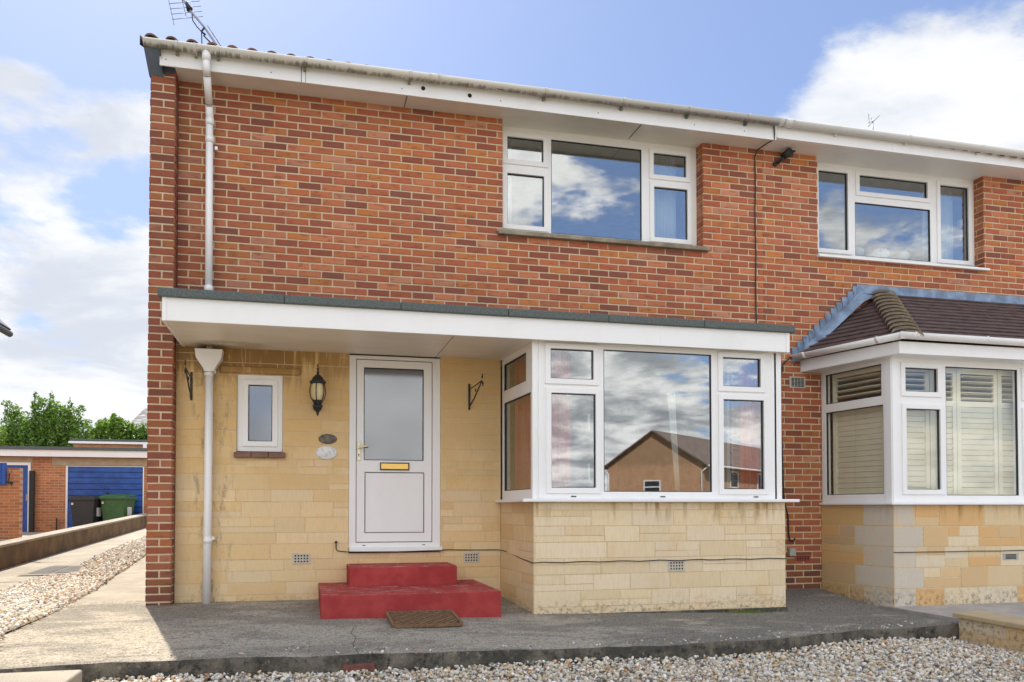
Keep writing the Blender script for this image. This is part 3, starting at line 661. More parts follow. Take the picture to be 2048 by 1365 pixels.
# bay window
bay=window(H,'bay_window',FR(-1.03),(2.72,5.235,.985,2.46),[(2.85,3.272,2.106,2.385,1),(2.857,3.293,1.088,1.97,1),(3.377,4.497,1.053,2.40,0),(4.616,5.03,2.096,2.381,1),(4.620,5.062,1.083,1.965,1)],label='large white bay window with one broad fixed pane')
SMp=PL(2.635,-.0,2.69,-1.03)
window(bay,'side_frame',SMp,(.0,1.0,.985,2.46),[(.05,.80,2.112,2.385,1),(.05,.955,1.075,1.985,1)]) if False else None
def window_sub(parent,mp,outer,lights,gm=M_glass,depth=.065):
    fr=MB(); fr.plate(mp,*outer,[l[:4] for l in lights],-depth,0); fr.build('side_frame',M_upvc,parent,bevel=.003)
    s=MB(); g=MB(); p=MB()
    for (u0,u1,z0,z1,op) in lights:
        if op: e=.05; s.plate(mp,u0-e,u1+e,z0-e,z1+e,[(u0,u1,z0,z1)],-.004,.014)
        k=.007; g.plate(mp,u0,u1,z0,z1,[(u0+k,u1-k,z0+k,z1-k)],-.03,-.006)
        q=MB(); q.obox(mp,u0+.002,u1-.002,z0+.002,z1-.002,-.024,-.018); q.build('side_pane',gm,parent)
    if s.v: s.build('side_sash',M_upvc,parent,bevel=.003)
    g.build('side_gasket',M_gasket,parent)
window_sub(bay,SMp,(.0,1.0,.985,2.46),[(.06,.80,2.112,2.385,0),(.065,.945,1.075,1.985,0)])
b=MB(); b.box(2.672,2.722,-1.045,-.985,.985,2.46); b.box(5.205,5.262,-1.036,-.98,.985,2.46); b.box(2.735,2.775,-1.036,-1.028,.99,2.455); loose(b,'corner_post',M_upvc,bay,bevel=.004)
window_sub(bay,PL(5.25,-1.03,5.25,-.02),(0,1.01,.985,2.46),[(.06,.95,1.075,2.38,0)])
b=MB(); b.plate(lambda u,z,d: Vector((u,z,d)),2.56,5.40,-1.13,0.0,[(2.80,5.10,-.9,.1)],.955,.985); b.build('bay_sill',M_upvc,bay,bevel=.006)
b=MB(); b.box(2.70,5.24,-1.0,.15,.90,.984); b.build('bay_inner_board',M_room,bay)
b=MB(); b.box(2.70,5.24,-1.02,.14,2.47,2.52); b.build('bay_ceiling',M_ceil,bay)
for (u_,z_) in ((3.12,1.0),(4.0,1.0),(4.95,1.0)): pass
b=MB(); 
for u_ in (3.05,3.95,4.95): b.box(u_,u_+.05,-1.0345,-1.029,1.002,1.012)
loose(b,'drain_slot',M_gasket,bay)
# inside handles / stays seen through glass
b=MB()
for z_ in (1.25,1.72): b.tube([(3.25,-.975,z_-.09),(3.245,-.975,z_),(3.25,-.97,z_+.07)],.012,8)
loose(b,'window_handle',M_upvc,bay)
# canopy
cp=MB(); cp.box(-.50,5.28,-1.15,-1.12,2.437,2.632); cp.box(5.25,5.28,-1.12,-.0,2.437,2.632); cp.box(-.50,-.47,-1.12,-.0,2.437,2.632); cf=cp.build('canopy',M_upvc,H,bevel=.004); cf['label']='long white canopy over the door and bay'
b=MB(); b.box(-.497,-.463,-1.157,-1.148,2.434,2.633); b.box(5.246,5.284,-1.157,-1.148,2.434,2.633); b.box(3.9,3.935,-1.1525,-1.149,2.437,2.631); loose(b,'canopy_trim',M_upvc,cf,bevel=.002)
b=MB(); b.box(-.47,2.70,-1.12,0,2.446,2.47); b.box(2.70,5.25,-1.12,-1.0,2.446,2.47); b.build('canopy_soffit',M_soffit,cf)
b=MB(); b.box(1.93,1.934,-1.118,-.002,2.444,2.448); loose(b,'soffit_joint',M_gasket,cf)
b=MB(); xs_=[-.53]+[ -.53+.98*i+.02*math.sin(i) for i in range(1,6)]+[5.335]
for a_,c_ in zip(xs_,xs_[1:]): b.box(a_,c_-.002,-1.185,0,2.628,2.70+.002*random.random())
loose(b,'canopy_roof',M_felt,cf,bevel=.01)
b=MB(); b.box(-.52,5.32,-.06,.002,2.70,2.80); b.build('canopy_flashing',M_felt,cf)
# eaves
ev=MB(); ev.box(-.675,XP-.004,-.30,-.28,4.978,5.16); fa=ev.build('fascia',M_upvc,H,bevel=.003)
b=MB()
for x_ in (-.62,.31,1.55,2.55,3.6,4.7,5.3): b.tube([(x_,-.303,5.035),(x_,-.299,5.035)],.0055,8)
loose(b,'fascia_nail',M_hole,fa)
b=MB()
for x_,z_ in ((1.76,5.065),(2.23,5.05)): b.tube([(x_,-.304,z_),(x_,-.299,z_)],.021,14)
loose(b,'fascia_vent',M_hole,fa)
b=MB(); b.box(.585,.592,-.3025,-.299,4.98,5.15); b.box(.625,.630,-.3025,-.299,4.98,5.15); loose(b,'fascia_joint',M_sill,fa)
b=MB(); b.box(-.55,XP-.002,-.28,.15,4.998,5.02); sf=b.build('soffit',M_soffit,H)
b=MB(); b.box(1.603,1.610,-.278,-.002,4.995,4.999); b.box(4.105,4.112,-.278,.10,4.995,4.999); loose(b,'soffit_joint',M_gasket,sf)
b=MB(); b.add([(-.775,-.17,4.93),(-.552,-.17,4.985),(-.552,-.17,5.16),(-.80,-.40,5.15),(-.80,-.17,5.2)],[(0,1,2,4)]); b.add([(-.775,-.02,4.93),(-.785,-.17,4.93),(-.80,-.36,5.09),(-.80,-.36,5.17),(-.79,-.02,5.17)],[(0,1,2,3,4)])
b.add([(-.785,-.17,4.93),(-.66,-.17,4.93),(-.66,-.28,4.985),(-.66,-.36,5.12),(-.80,-.36,5.09)],[(0,1,2,3,4)]); b.build('boxed_eave_end',M_grey,H)
def halfround(b,a,c,rad=.056,seg=10,dirn=Vector((0,-1,0)),th=.004):
    up=Vector((0,0,1)); 
    outer=[dirn*(math.cos(t)*rad)+up*(-math.sin(t)*rad) for t in [math.pi*k/seg for k in range(seg+1)]]
    inner=[dirn*(math.cos(t)*(rad-th))+up*(-math.sin(t)*(rad-th)) for t in [math.pi*k/seg for k in range(seg,-1,-1)]]
    outer[0]=outer[0]+up*.004; 
    b.sweep(outer+inner,a,c,True,smooth=True)
def gut_run(parent,name,x0,x1,z0,z1,brs,y=-.365,unions=()):
    b=MB(); halfround(b,(x0,y,z0),(x1,y,z1)); g=b.build(name,M_gutter,parent)
    for xb in brs:
        zb=z0+(z1-z0)*(xb-x0)/(x1-x0); q=MB()
        for dx in (-.012,): halfround(q,(xb-.013,y,zb+.003),(xb+.013,y,zb+.003),rad=.0605,th=.003)
        q.box(xb-.012,xb+.012,y+.02,y+.07,zb-.075,zb-.03); q.build('gutter_bracket',M_gutter,g)
    for xb in unions:
        zb=z0+(z1-z0)*(xb-x0)/(x1-x0); q=MB(); halfround(q,(xb-.05,y,zb+.001),(xb+.05,y,zb+.001),rad=.060,th=.003)
        for s_ in (-.05,.05): halfround(q,(xb+s_-.006,y,zb+.002),(xb+s_+.006,y,zb+.002),rad=.064,th=.004)
        loose(q,'gutter_union',M_gutter,g)
    return g
G1=gut_run(H,'gutter',-.80,XP+.06,5.153,5.165,[-.52,-.36,-.16,.62,1.62,3.0,3.85,4.6,5.3],unions=[1.86])
b=MB(); rad=.056
b.add([(-.80,-.365+math.cos(t)*rad*-1,5.153-math.sin(t)*rad) for t in [math.pi*k/10 for k in range(11)]],[tuple(range(11))]); b.build('gutter_end_cap',M_gutter,G1)
# downpipe
M_pipe=M_upvc
b=MB(); 
b.tube([(-.262,-.365,5.12),(-.262,-.365,5.03)],[.042,.036],16)
b.tube([(-.262,-.365,5.06),(-.262,-.36,4.97),(-.262,-.33,4.93)],.036,16); b.tube([(-.262,-.335,4.95),(-.262,-.11,4.74)],.034,16); b.tube([(-.262,-.115,4.76),(-.262,-.075,4.68),(-.262,-.07,4.60)],.036,16)
b.tube([(-.262,-.07,4.66),(-.258,-.07,2.72)],.034,16)
dp=b.build('upper_downpipe',M_pipe,H)
q=MB(); 
for z_ in (4.60,4.43,2.99): q.tube([(-.26,-.07,z_-.03),(-.26,-.07,z_+.03)],.040,16)
for z_ in (4.36,2.95): q.box(-.215,-.19,-.06,0,z_-.015,z_+.015)
loose(q,'pipe_collar',M_pipe,dp)
q=MB()
for (y_,z_) in ((-.315,4.93),(-.125,4.755)): q.tube([(-.262,y_,z_),(-.262,y_+.004,z_-.004)],.0375,16)
loose(q,'pipe_joint',M_sill,dp)
b=MB(); b.tube([(-.245,-.08,2.20),(-.25,-.08,1.0),(-.257,-.08,-.03)],.037,16); lp=b.build('lower_downpipe',M_pipe,H)
q=MB()
for z_ in (2.185,.60): q.tube([(-.25,-.08,z_-.03),(-.25,-.08,z_+.025)],.042,16); q.box(-.22,-.19,-.07,0,z_+.0,z_+.03)
loose(q,'pipe_collar',M_pipe,lp)
b=MB(); 
def ring(z,hx,hy): return [(-.245-hx,-.085-hy,z),(-.245+hx,-.085-hy,z),(-.245+hx,-.085+hy,z),(-.245-hx,-.085+hy,z)]
R_=[(2.195,.045,.045),(2.22,.05,.05),(2.32,.115,.075),(2.40,.125,.082)]
for i in range(3):
    v=ring(*R_[i])+ring(*R_[i+1]); b.add(v,[(0,1,5,4),(1,2,6,5),(2,3,7,6),(3,0,4,7)])
b.add(ring(2.385,.115,.072),[(0,1,2,3)]); b.build('hopper_head',M_pipe,lp,bevel=.004)
b=MB(); b.tube([(-.245,-.085,2.38),(-.245,-.085,2.45)],.036,14); b.build('outlet_spigot',M_sill,lp)
# roof
def rollroof(parent,name,x0,x1,y0,z0,y1,z1,per=.176):
    b=MB(); nc=26; prof=[(0,.0),(.16,.0),(.22,.020),(.32,.034),(.48,.040),(.64,.034),(.76,.020),(.84,0)]
    n=int((x1-x0)/per)+1; us=[]; 
    for i in range(n):
        for a,h in prof: us.append((x0+(i+a)*per,h))
    d=Vector((0,y1-y0,z1-z0)); L=d.length; d.normalize(); nr=Vector((0,-d.z,d.y))
    vs=[];fs=[]
    m_=len(us)
    for c in range(nc):
        for e,(t,lift) in enumerate(((c/nc,.022),((c+1)/nc+.002,0.0))):
            for (x,h) in us: p=Vector((x,y0,z0-.017*min(x-x0,3.2)))+d*(L*t)+nr*(h+lift); vs.append(tuple(p))
        o=c*2*m_
        for k in range(m_-1): fs.append((o+k,o+k+1,o+m_+k+1,o+m_+k))
        if c>0:
            q=o-m_
            for k in range(m_-1): fs.append((q+k,q+k+1,o+k+1,o+k))
    # front lip
    lo=len(vs)
    for (x,h) in us: vs.append(tuple(Vector((x,y0,z0-.017*min(x-x0,3.2)))+nr*(h+.006)))
    for k in range(m_-1): fs.append((lo+k,lo+k+1,k+1,k))
    b.add(vs,fs,(1,1,1),False)
    return b.build(name,M_pantile,parent,merge=False)
rf=rollroof(H,'roof',-.82,XP-.02,-.385,5.150,4.0,6.95)
b=MB(); b.add([(-.82,4.0,6.97),(XP,4.0,6.97),(XP,8.5,5.1),(-.82,8.5,5.1)],[(0,1,2,3)]); b.build('rear_roof_slope',M_pantile,rf)
b=MB(); b.tube([(-.85,4.0,6.98),(XP,4.0,6.98)],.10,10); b.build('ridge_tile',M_pantile,rf)
b=MB(); b.add([(-.83,-.38,5.10),(-.83,4.0,6.90),(-.83,4.0,7.0),(-.83,-.38,5.19)],[(0,1,2,3)]); b.build('verge',M_grey,rf)
# air bricks
def airbrick(parent,mp,u,z,w,h,m,nx_,nz,name='air_brick',slot=False,lab=None):
    b=MB(); b.obox(mp,u,u+w,z,z+h,-.01,.006); o=b.build(name,m,parent,bevel=.003)
    if lab: o['label']=lab
    q=MB()
    for i in range(nx_):
        for j in range(nz):
            cu=u+w*(i+.5)/nx_*.82+w*.09; cz=z+h*(j+.5)/nz*.78+h*.11
            if slot: q.obox(mp,cu-w/nx_*.34,cu+w/nx_*.34,cz-h/nz*.25,cz+h/nz*.25,.005,.0075)
            else: q.tube([mp(cu,cz,.005),mp(cu,cz,.0075)],.0085,8,smooth=False)
    q.build('vent_hole',M_hole,o)
airbrick(H,FR(0),.523,.352,.175,.107,M_airb,5,3,lab='buff air brick left of the steps'); airbrick(H,FR(0),2.222,.336,.172,.108,M_airb,5,3,lab='buff air brick right of the steps'); airbrick(H,FR(-1.05),4.015,.29,.178,.108,M_airb,5,3,lab='buff air brick under the bay window')

# ================================================================== NEIGHBOUR HOUSE
Nn=empty('semi_detached_house',(8.8,0,0),'adjoining red brick house with tiled bay roof and cream shutters behind its bay','house')
XE=12.6
b=MB(); mo=MB(); WN=(6.42,8.755,3.84,5.2)
bricks(b,mo,FR(0),XP,XE,2.62,5.04,[WN]); bricks(b,mo,FR(0),XP,6.44,-.2,2.62,dark=.35)
bricks(b,mo,FR(0),9.9,XE,-.2,2.62)
bricks(b,mo,PL(8.749,.18,8.749,0),0,.18,3.84,5.04,phase=.07,dark=.3,ins=.012)
bw=b.build('brick_wall',M_brick,Nn,merge=False); mo.build('mortar',M_mortar,bw,merge=False)
box_part('rear_wall',M_gbrick,Nn,(XP,XE,8.1,8.3,-.1,5.1),(XE,XE+.2,0,8.2,-.1,5.1))
room(Nn,6.1,9.2,.16,3.9,2.75,5.06); room(Nn,6.3,9.8,.12,4.2,.35,2.50)
window(Nn,'upper_window',FR(.15),(6.40,8.75,3.885,5.02),[(6.527,6.925,3.975,4.905,1),(7.09,8.055,4.705,4.903,1),(7.03,8.10,3.925,4.572,0),(8.243,8.66,3.972,4.893,1)],gm=M_glass,label='white upper window with one broad top light')
b=MB(); b.box(6.40,8.79,-.05,.16,3.81,3.84); b.build('window_sill',M_upvc,Nn,bevel=.006)
# bay
BA=(6.425,0.0,6.571,-1.02)
qp=[(.72,.56,.33),(.70,.50,.26),(.74,.62,.42),(.68,.47,.24),(.76,.66,.48)]
b=MB(); mo=MB(); Ls=math.hypot(.146,1.02)
stones(b,mo,PL(*BA),0,Ls,-.16,.935,pal=[(.60,.42,.22),(.62,.46,.24),(.58,.42,.26),(.66,.44,.18)],quoin=(.40,.52,'R'),seed=21,hs=(.215,.22),hot=.2,J=.0035)
stones(b,mo,FR(-1.02),6.571,9.9,-.16,.935,pal=qp,quoin=(.26,.36,'L'),seed=22,hs=(.215,.22),hot=.18,J=.0035)
bs=b.build('bay_wall',M_stone,Nn,merge=False); mo.build('joint',M_joint,bs,merge=False)
box_part('bay_footing',M_edge,Nn,(6.55,9.9,-1.035,-.9,-.35,-.145),bevel=.01)
nb=window(Nn,'bay_window',FR(-1.0),(6.62,9.85,.955,2.53),[(6.742,7.145,2.122,2.372,1),(6.750,7.172,1.090,1.94,1),(7.255,8.19,1.030,2.405,0),(8.29,8.72,1.09,1.94,1),(8.29,8.72,2.122,2.372,1),(8.83,9.7,1.03,2.405,0)],gm=M_glassn,label='white bay window with cream shutters inside')
window_sub(nb,PL(6.44,-.0,6.575,-1.0),(0,1.0,.955,2.53),[(.07,.88,2.085,2.425,0),(.07,.90,1.045,1.99,0)],gm=M_glassn)
b=MB(); mp=PL(6.44,0,6.575,-1.0); b.obox(mp,.93,1.02,.955,2.53,-.06,.015); b.box(6.572,6.655,-1.022,-.95,.955,2.53); loose(b,'corner_post',M_upvc,nb,bevel=.004)
b=MB(); b.add([(6.40,0,.93),(6.50,-1.09,.93),(9.95,-1.09,.93),(9.95,0,.93),(6.40,0,.955),(6.50,-1.09,.955),(9.95,-1.09,.955),(9.95,0,.955)],[(0,3,2,1),(4,5,6,7),(0,1,5,4),(1,2,6,5),(2,3,7,6)]); b.build('bay_sill',M_upvc,nb,bevel=.006)
b=MB(); b.box(6.66,9.8,-.93,.14,2.5,2.54); b.build('bay_ceiling',M_ceil,nb)
box_part('bay_return',M_upvc,Nn,(9.86,9.93,-1.0,0,.955,2.53))
box_part('bay_base_return',M_lint,Nn,(9.86,9.90,-1.0,0,-.16,.93))
# bay roof
br=MB()
e0=(6.17,0);e1=(6.52,-1.2)
br.add([(6.17,0,2.462),(6.52,-1.2,2.475),(9.95,-1.2,2.475),(9.95,0,2.462),(6.17,0,2.60),(6.52,-1.2,2.60),(9.95,-1.2,2.60),(9.95,0,2.60)],[(0,3,2,1),(0,1,5,4),(1,2,6,5),(2,3,7,6)]); nf=br.build('bay_roof',M_upvc,Nn,bevel=.004); nf['label']='low hipped tiled roof over the neighbouring bay'
def courses(b,A,B,C,Dp,n,th=.014):
    A,B,C,Dp=map(Vector,(A,B,C,Dp)); nr=(B-A).cross(Dp-A).normalized()
    if nr.z<0: nr=-nr
    for i in range(n):
        t0=i/n; t1=(i+1)/n; l0=A.lerp(Dp,t0); r0=B.lerp(C,t0); l1=A.lerp(Dp,t1); r1=B.lerp(C,t1)
        b.add([l0+nr*th,r0+nr*th,r1,l1,l0-nr*.01,r0-nr*.01],[(0,1,2,3),(4,5,1,0)])
        m=max(1,int((r0-l0).length/.165)); off=.5*(i%2)
        for k in range(m):
            t=(k+off)/m
            if 0<t<1:
                p=l0.lerp(r0,t); q=l1.lerp(r1,t); d=(r0-l0).normalized()*.0016
                b.add([p+nr*(th+.0006)-d,p+nr*(th+.0006)+d,q+nr*.0008+d,q+nr*.0008-d],[(0,1,2,3)])
b=MB(); courses(b,(6.05,0,2.615),(6.57,-1.27,2.625),(7.262,0,3.44),(7.262,0,3.44),13); courses(b,(6.57,-1.27,2.625),(9.95,-1.27,2.625),(9.95,0,3.44),(7.262,0,3.44),13); b.build('roof_tile',M_tile,nf,merge=False)
b=MB(); P0=Vector((6.58,-1.26,2.635)); P1=Vector((7.262,0,3.455)); nh=13
for i in range(nh):
    a=P0.lerp(P1,i/nh); c=P0.lerp(P1,(i+1.15)/nh); d=(c-a).normalized(); sd=d.cross(Vector((0,0,1))).normalized(); up=sd.cross(d)
    vs=[]
    for (pp,rr,lf) in ((a,.14,.026),(c,.115,.0)):
        for k in range(9):
            t=math.pi*k/8; vs.append(pp+sd*(math.cos(t)*rr)+up*(math.sin(t)*rr*.38-.012+lf))
    b.add(vs,[(k,k+1,9+k+1,9+k) for k in range(8)],(.115,.078,.062),smooth=True); lo_=[v-up*.022 for v in vs[:9]]; b.add(vs[:9]+lo_,[(k,k+1,9+k+1,9+k) for k in range(8)],(.30,.25,.17))
b.build('hip_tile',M_hip,nf)
b=MB(); b.box(6.92,XE,-.02,-.001,3.425,3.525); b.add([(6.92,-.02,3.425),(XE,-.02,3.425),(XE,-.09,3.40),(7.2,-.09,3.40)],[(0,1,2,3)])
def Lz(x): return 2.615+(x-6.07)*(3.44-2.615)/(7.262-6.07)*1.0
xa,za,xb_,zb_=6.06,2.60,6.95,3.43
ns=12
for i in range(ns):
    x0=xa+(xb_-xa)*i/ns; x1=xa+(xb_-xa)*(i+1)/ns; l0=za+(zb_-za)*i/ns; l1=za+(zb_-za)*(i+1)/ns; T_=l1+.075
    vs=[(x0,-.016,l0-.05),(x1,-.016,l1-.05),(x1,-.016,T_),(x0-.012,-.016,T_-.006)]; vs+=[(p[0],-.001,p[2]) for p in vs]
    b.add(vs,[(0,1,2,3),(3,2,6,7),(0,3,7,4),(1,2,6,5)])
b.add([(6.03,-.02,2.58),(6.95,-.02,3.44),(7.22,-.05,3.43),(6.95,-.09,3.30),(6.12,-.09,2.57)],[(0,1,2,3,4)])
b.build('lead_flashing',M_lead,nf,merge=False)
b=MB(); dd=(Vector((6.52,-1.2,0))-Vector((6.17,0,0))).normalized(); nd=Vector((dd.y,-dd.x,0))
halfround(b,Vector((6.12,0,2.645))+nd*.045,Vector((6.50,-1.29,2.665)),dirn=nd); halfround(b,(6.44,-1.262,2.668),(9.95,-1.262,2.66)); 
for xb in (6.62,7.5,8.6): halfround(b,(xb-.012,-1.262,2.672),(xb+.012,-1.262,2.672),rad=.061)
for t in (.12,.8):
    p=Vector((6.12,0,2.65))+nd*.045; p=p.lerp(Vector((6.50,-1.29,2.668)),t); halfround(b,p-dd*.02,p+dd*.02,rad=.061,dirn=nd)
b.build('bay_gutter',M_upvc,nf)
# eaves neighbour
ev=MB(); ev.box(XP,XE,-.31,-.28,5.0,5.16); fb=ev.build('fascia',M_upvc,Nn,bevel=.003); b=MB(); b.box(7.19,7.22,-.3125,-.309,5.0,5.15); loose(b,'fascia_joint',M_upvc,fb)
b=MB(); b.box(XP,XE,-.28,.15,4.998,5.02); b.build('soffit',M_upvc,Nn)
gut_run(Nn,'gutter',XP+.06,XE,5.165,5.15,[6.42,7.35,8.35,9.35,10.4,11.5],unions=[XP+.10])
rf2=rollroof(Nn,'roof',XP,XE+.1,-.345,5.135,4.0,6.95)
b=MB(); b.add([(XP,4.0,6.97),(XE,4.0,6.97),(XE,8.5,5.1),(XP,8.5,5.1)],[(0,1,2,3)]); b.build('rear_roof_slope',M_pantile,rf2)
airbrick(Nn,FR(0),6.025,2.275,.205,.132,M_louv,4,7,'wall_vent',True); airbrick(Nn,FR(0),6.075,.285,.205,.07,M_redab,8,3); airbrick(Nn,FR(-1.02),7.94,.335,.205,.07,M_louv,1,4,'wall_vent',True)
# shutters
def shutter(mp,u0,u1,z0,zm,z1,label):
    root=empty('window_shutter',mp((u0+u1)/2,z0,0),label,'shutter','cream louvred shutters inside the neighbouring bay')
    b=MB(); b.plate(mp,u0,u1,z0,z1,[(u0+.05,u1-.05,z0+.06,zm-.03),(u0+.05,u1-.05,zm+.03,z1-.06)],-.028,0); b.build('shutter_frame',M_shut,root,bevel=.002)
    for (a,c,ang,nm) in ((z0+.06,zm-.03,74,'closed_louvre'),(zm+.03,z1-.06,12,'open_louvre')):
        q=MB(); pitch=.0575; n=int((c-a)/pitch)
        for i in range(n):
            zc=a+(c-a)*(i+.5)/n; w=.032 if ang<40 else .0275; A=math.radians(ang); dz_=math.sin(A)*w; dd_=math.cos(A)*w
            U0,U1=u0+.052,u1-.052; th=.0035
            vs=[mp(U,zc+s1*dz_+s2*th*math.cos(A),-.014+s1*dd_-s2*th*math.sin(A)) for U in (U0,U1) for s1 in (-1,1) for s2 in (-1,1)]
            q.add(vs,[(0,1,3,2),(4,6,7,5),(0,4,5,1),(2,3,7,6),(0,2,6,4),(1,5,7,3)])
        q.build(nm,M_shut,root)
SF=FR(-.86)
for k,(a,c,l) in enumerate([(6.76,7.17,'cream shutter panel behind the narrow left front light of the tiled bay'),(7.18,7.52,'slim cream shutter panel at the left edge of the broad pane'),(7.525,8.06,'widest cream shutter panel seen through the broad pane of the tiled bay'),(8.07,8.6,'cream shutter panel at the right edge of the photograph'),(8.61,9.2,'cream shutter panel beyond the right mullion of the tiled bay')]):
    shutter(SF,a,c,1.0,2.03,2.42,l)
shutter(PL(6.53,-.06,6.66,-.84),.02,.76,1.0,2.03,2.44,'cream shutter panel behind the side light of the tiled bay')

# ================================================================== curtains and sill things
def curtain(name,mp,u0,u1,z0,z1,amp,n,m,label,u0b=None,u1b=None):
    b=MB(); N_=n*8; vs=[]
    u0b=u0 if u0b is None else u0b; u1b=u1 if u1b is None else u1b
    zs=[z0,z0+(z1-z0)*.33,z0+(z1-z0)*.66,z1]
    for zi,z in enumerate(zs):
        t=(z-z0)/(z1-z0); a=u0b+(u0-u0b)*t; c=u1b+(u1-u1b)*t
        for i in range(N_+1): s=i/N_; vs.append(mp(a+(c-a)*s,z,amp*math.sin(s*n*2*math.pi+.4*math.sin(s*17))))
    for zi in range(3):
        for i in range(N_): b.f.append((zi*(N_+1)+i,zi*(N_+1)+i+1,(zi+1)*(N_+1)+i+1,(zi+1)*(N_+1)+i)); b.c.append((1,1,1)); b.sm.append(True)
    b.v=[tuple(v) for v in vs]; o=b.build(name,m,None,merge=False); md=o.modifiers.new('cloth_thickness','SOLIDIFY'); md.thickness=.002
    tag(o,label,'curtain'); return o
curtain('curtain',PL(2.72,-.25,2.80,-.93),0,.68,1.0,2.44,.02,6,M_curt,'red striped curtain gathered in the left corner of the honey stone bay')
curtain('curtain',FR(-.86),2.86,3.10,1.0,2.44,.02,4,M_curt,'narrow red striped curtain behind the left front light of the bay')
curtain('curtain',FR(-.84),4.90,5.16,1.0,2.44,.02,4,M_curt,'red striped curtain behind the right light of the bay')
curtain('curtain',FR(-.80),4.13,4.22,1.02,2.05,.012,3,M_net,'thin white net hanging behind the broad bay pane',4.22,4.27)
curtain('curtain',FR(.33),2.70,2.82,3.86,4.95,.012,5,M_net,'pale net curtain behind the left lights of the wide upper window')
curtain('curtain',FR(.33),4.42,4.78,3.86,4.95,.012,9,M_net,'grey white net curtain behind the right lights of the wide upper window')
curtain('curtain',FR(.35),8.15,8.62,3.9,4.93,.014,7,M_net,'white curtain behind the right light of the far upper window')
M_petal=plain('white_petal',(.85,.86,.86),.7,0,.03)
for i,(x_,l) in enumerate(((7.17,'white flower ball vase at the left of the three behind the far upper window'),(7.50,'largest white flower ball vase in the middle of the three behind the far upper window'),(7.82,'white flower ball vase at the right of the three behind the far upper window'))):
    rt=empty('flower_vase',(x_,.30,3.86),l,'vase','white flower vases behind the far upper window')
    b=MB(); b.lathe((x_,.30,3.86),[(.0,0),(.03,0),(.038,.05),(.028,.10),(.022,.13)],14); b.build('vase',M_petal,rt)
    b=MB(); s=.095 if i==1 else .075
    for k in range(170):
        v=Vector((random.gauss(0,1),random.gauss(0,1),random.gauss(0,.7))).normalized(); c=Vector((x_,.30,4.02))+Vector((v.x*s*1.1,v.y*s,v.z*s*.75)); t=v.orthogonal().normalized()*.016; w=v.cross(t)
        b.add([c-t-w,c+t-w,c+t*1.1+w+v*.004,c-t+w],[(0,1,2,3)])
    b.build('flower_head',M_petal,rt,merge=False)

# ================================================================== free things at the house
st=empty('doorstep',(1.55,-.6,0),'two bright red painted concrete steps below the front door','steps')
b=MB(); b.box(.775,2.335,-1.22,-.0,-.08,.165); b.build('lower_step',M_red,st,bevel=.010)
b=MB(); b.box(1.045,2.065,-.52,-.0,.16,.348); b.build('upper_step',M_red,st,bevel=.010)
# doormat
dm=empty('doormat',(1.62,-1.56,.0),'worn brown rubber doormat with diagonal ribs lying against the red steps','doormat')
zt=apz(1.62,-1.56)
def rr(w,h,rad,n=6):
    o=[]
    for cx,cy,a0 in ((w/2-rad,h/2-rad,0),(-w/2+rad,h/2-rad,90),(-w/2+rad,-h/2+rad,180),(w/2-rad,-h/2+rad,270)):
        for k in range(n+1): a=math.radians(a0+90*k/n); o.append((cx+rad*math.cos(a),cy+rad*math.sin(a)))
    return o
b=MB(); o1=rr(.58,.50,.05); o2=rr(.53,.45,.035); n_=len(o1)
vs=[(x,y,0) for x,y in o1]+[(x,y,.022) for x,y in o1]+[(x,y,.022) for x,y in o2]+[(x,y,.010) for x,y in o2]
fs=[]
for k in range(n_):
    j=(k+1)%n_
    for r_ in range(3): fs.append((r_*n_+k,r_*n_+j,(r_+1)*n_+j,(r_+1)*n_+k))
fs.append(tuple(range(3*n_,4*n_)))
b.add([(x+1.62,y-1.56,z) for x,y,z in vs],fs); mtr=b.build('mat_rim',M_rub,dm)
b=MB()
for i in range(-9,10):
    c=i*.055; # diagonal rib x - y*1.0
    pts=[]
    for s in np.linspace(-.3,.3,61):
        x_=c+s*.9; y_=s
        if abs(x_)<.265 and abs(y_)<.215: pts.append((x_,y_))
    if len(pts)<3: continue
    (xa,ya),(xb_,yb)=pts[0],pts[-1]; d=Vector((xb_-xa,yb-ya,0)).normalized(); n=Vector((-d.y,d.x,0))*(.008 if i%2 else .014)
    A=Vector((xa+1.62,ya-1.56,.008));B=Vector((xb_+1.62,yb-1.56,.008)); up=Vector((0,0,.012 if i%2 else .014))
    b.add([A-n,B-n,B+n,A+n,A-n*.7+up,B-n*.7+up,B+n*.7+up,A+n*.7+up],[(4,5,6,7),(0,1,5,4),(2,3,7,6),(0,4,7,3),(1,2,6,5)])
b.build('mat_rib',M_rub,dm)
b=MB()
for i in range(26):
    for j in range(22):
        x_=-.25+.02*i;y_=-.21+.02*j; b.box(1.62+x_-.004,1.62+x_+.004,-1.56+y_-.004,-1.56+y_+.004,.009,.016)
b.build('mat_pimple',M_gasket,dm,merge=False)
dm.location=(1.60,-1.535,zt+.030); dm.rotation_euler=(math.radians(6.0),math.radians(.5),math.radians(2))
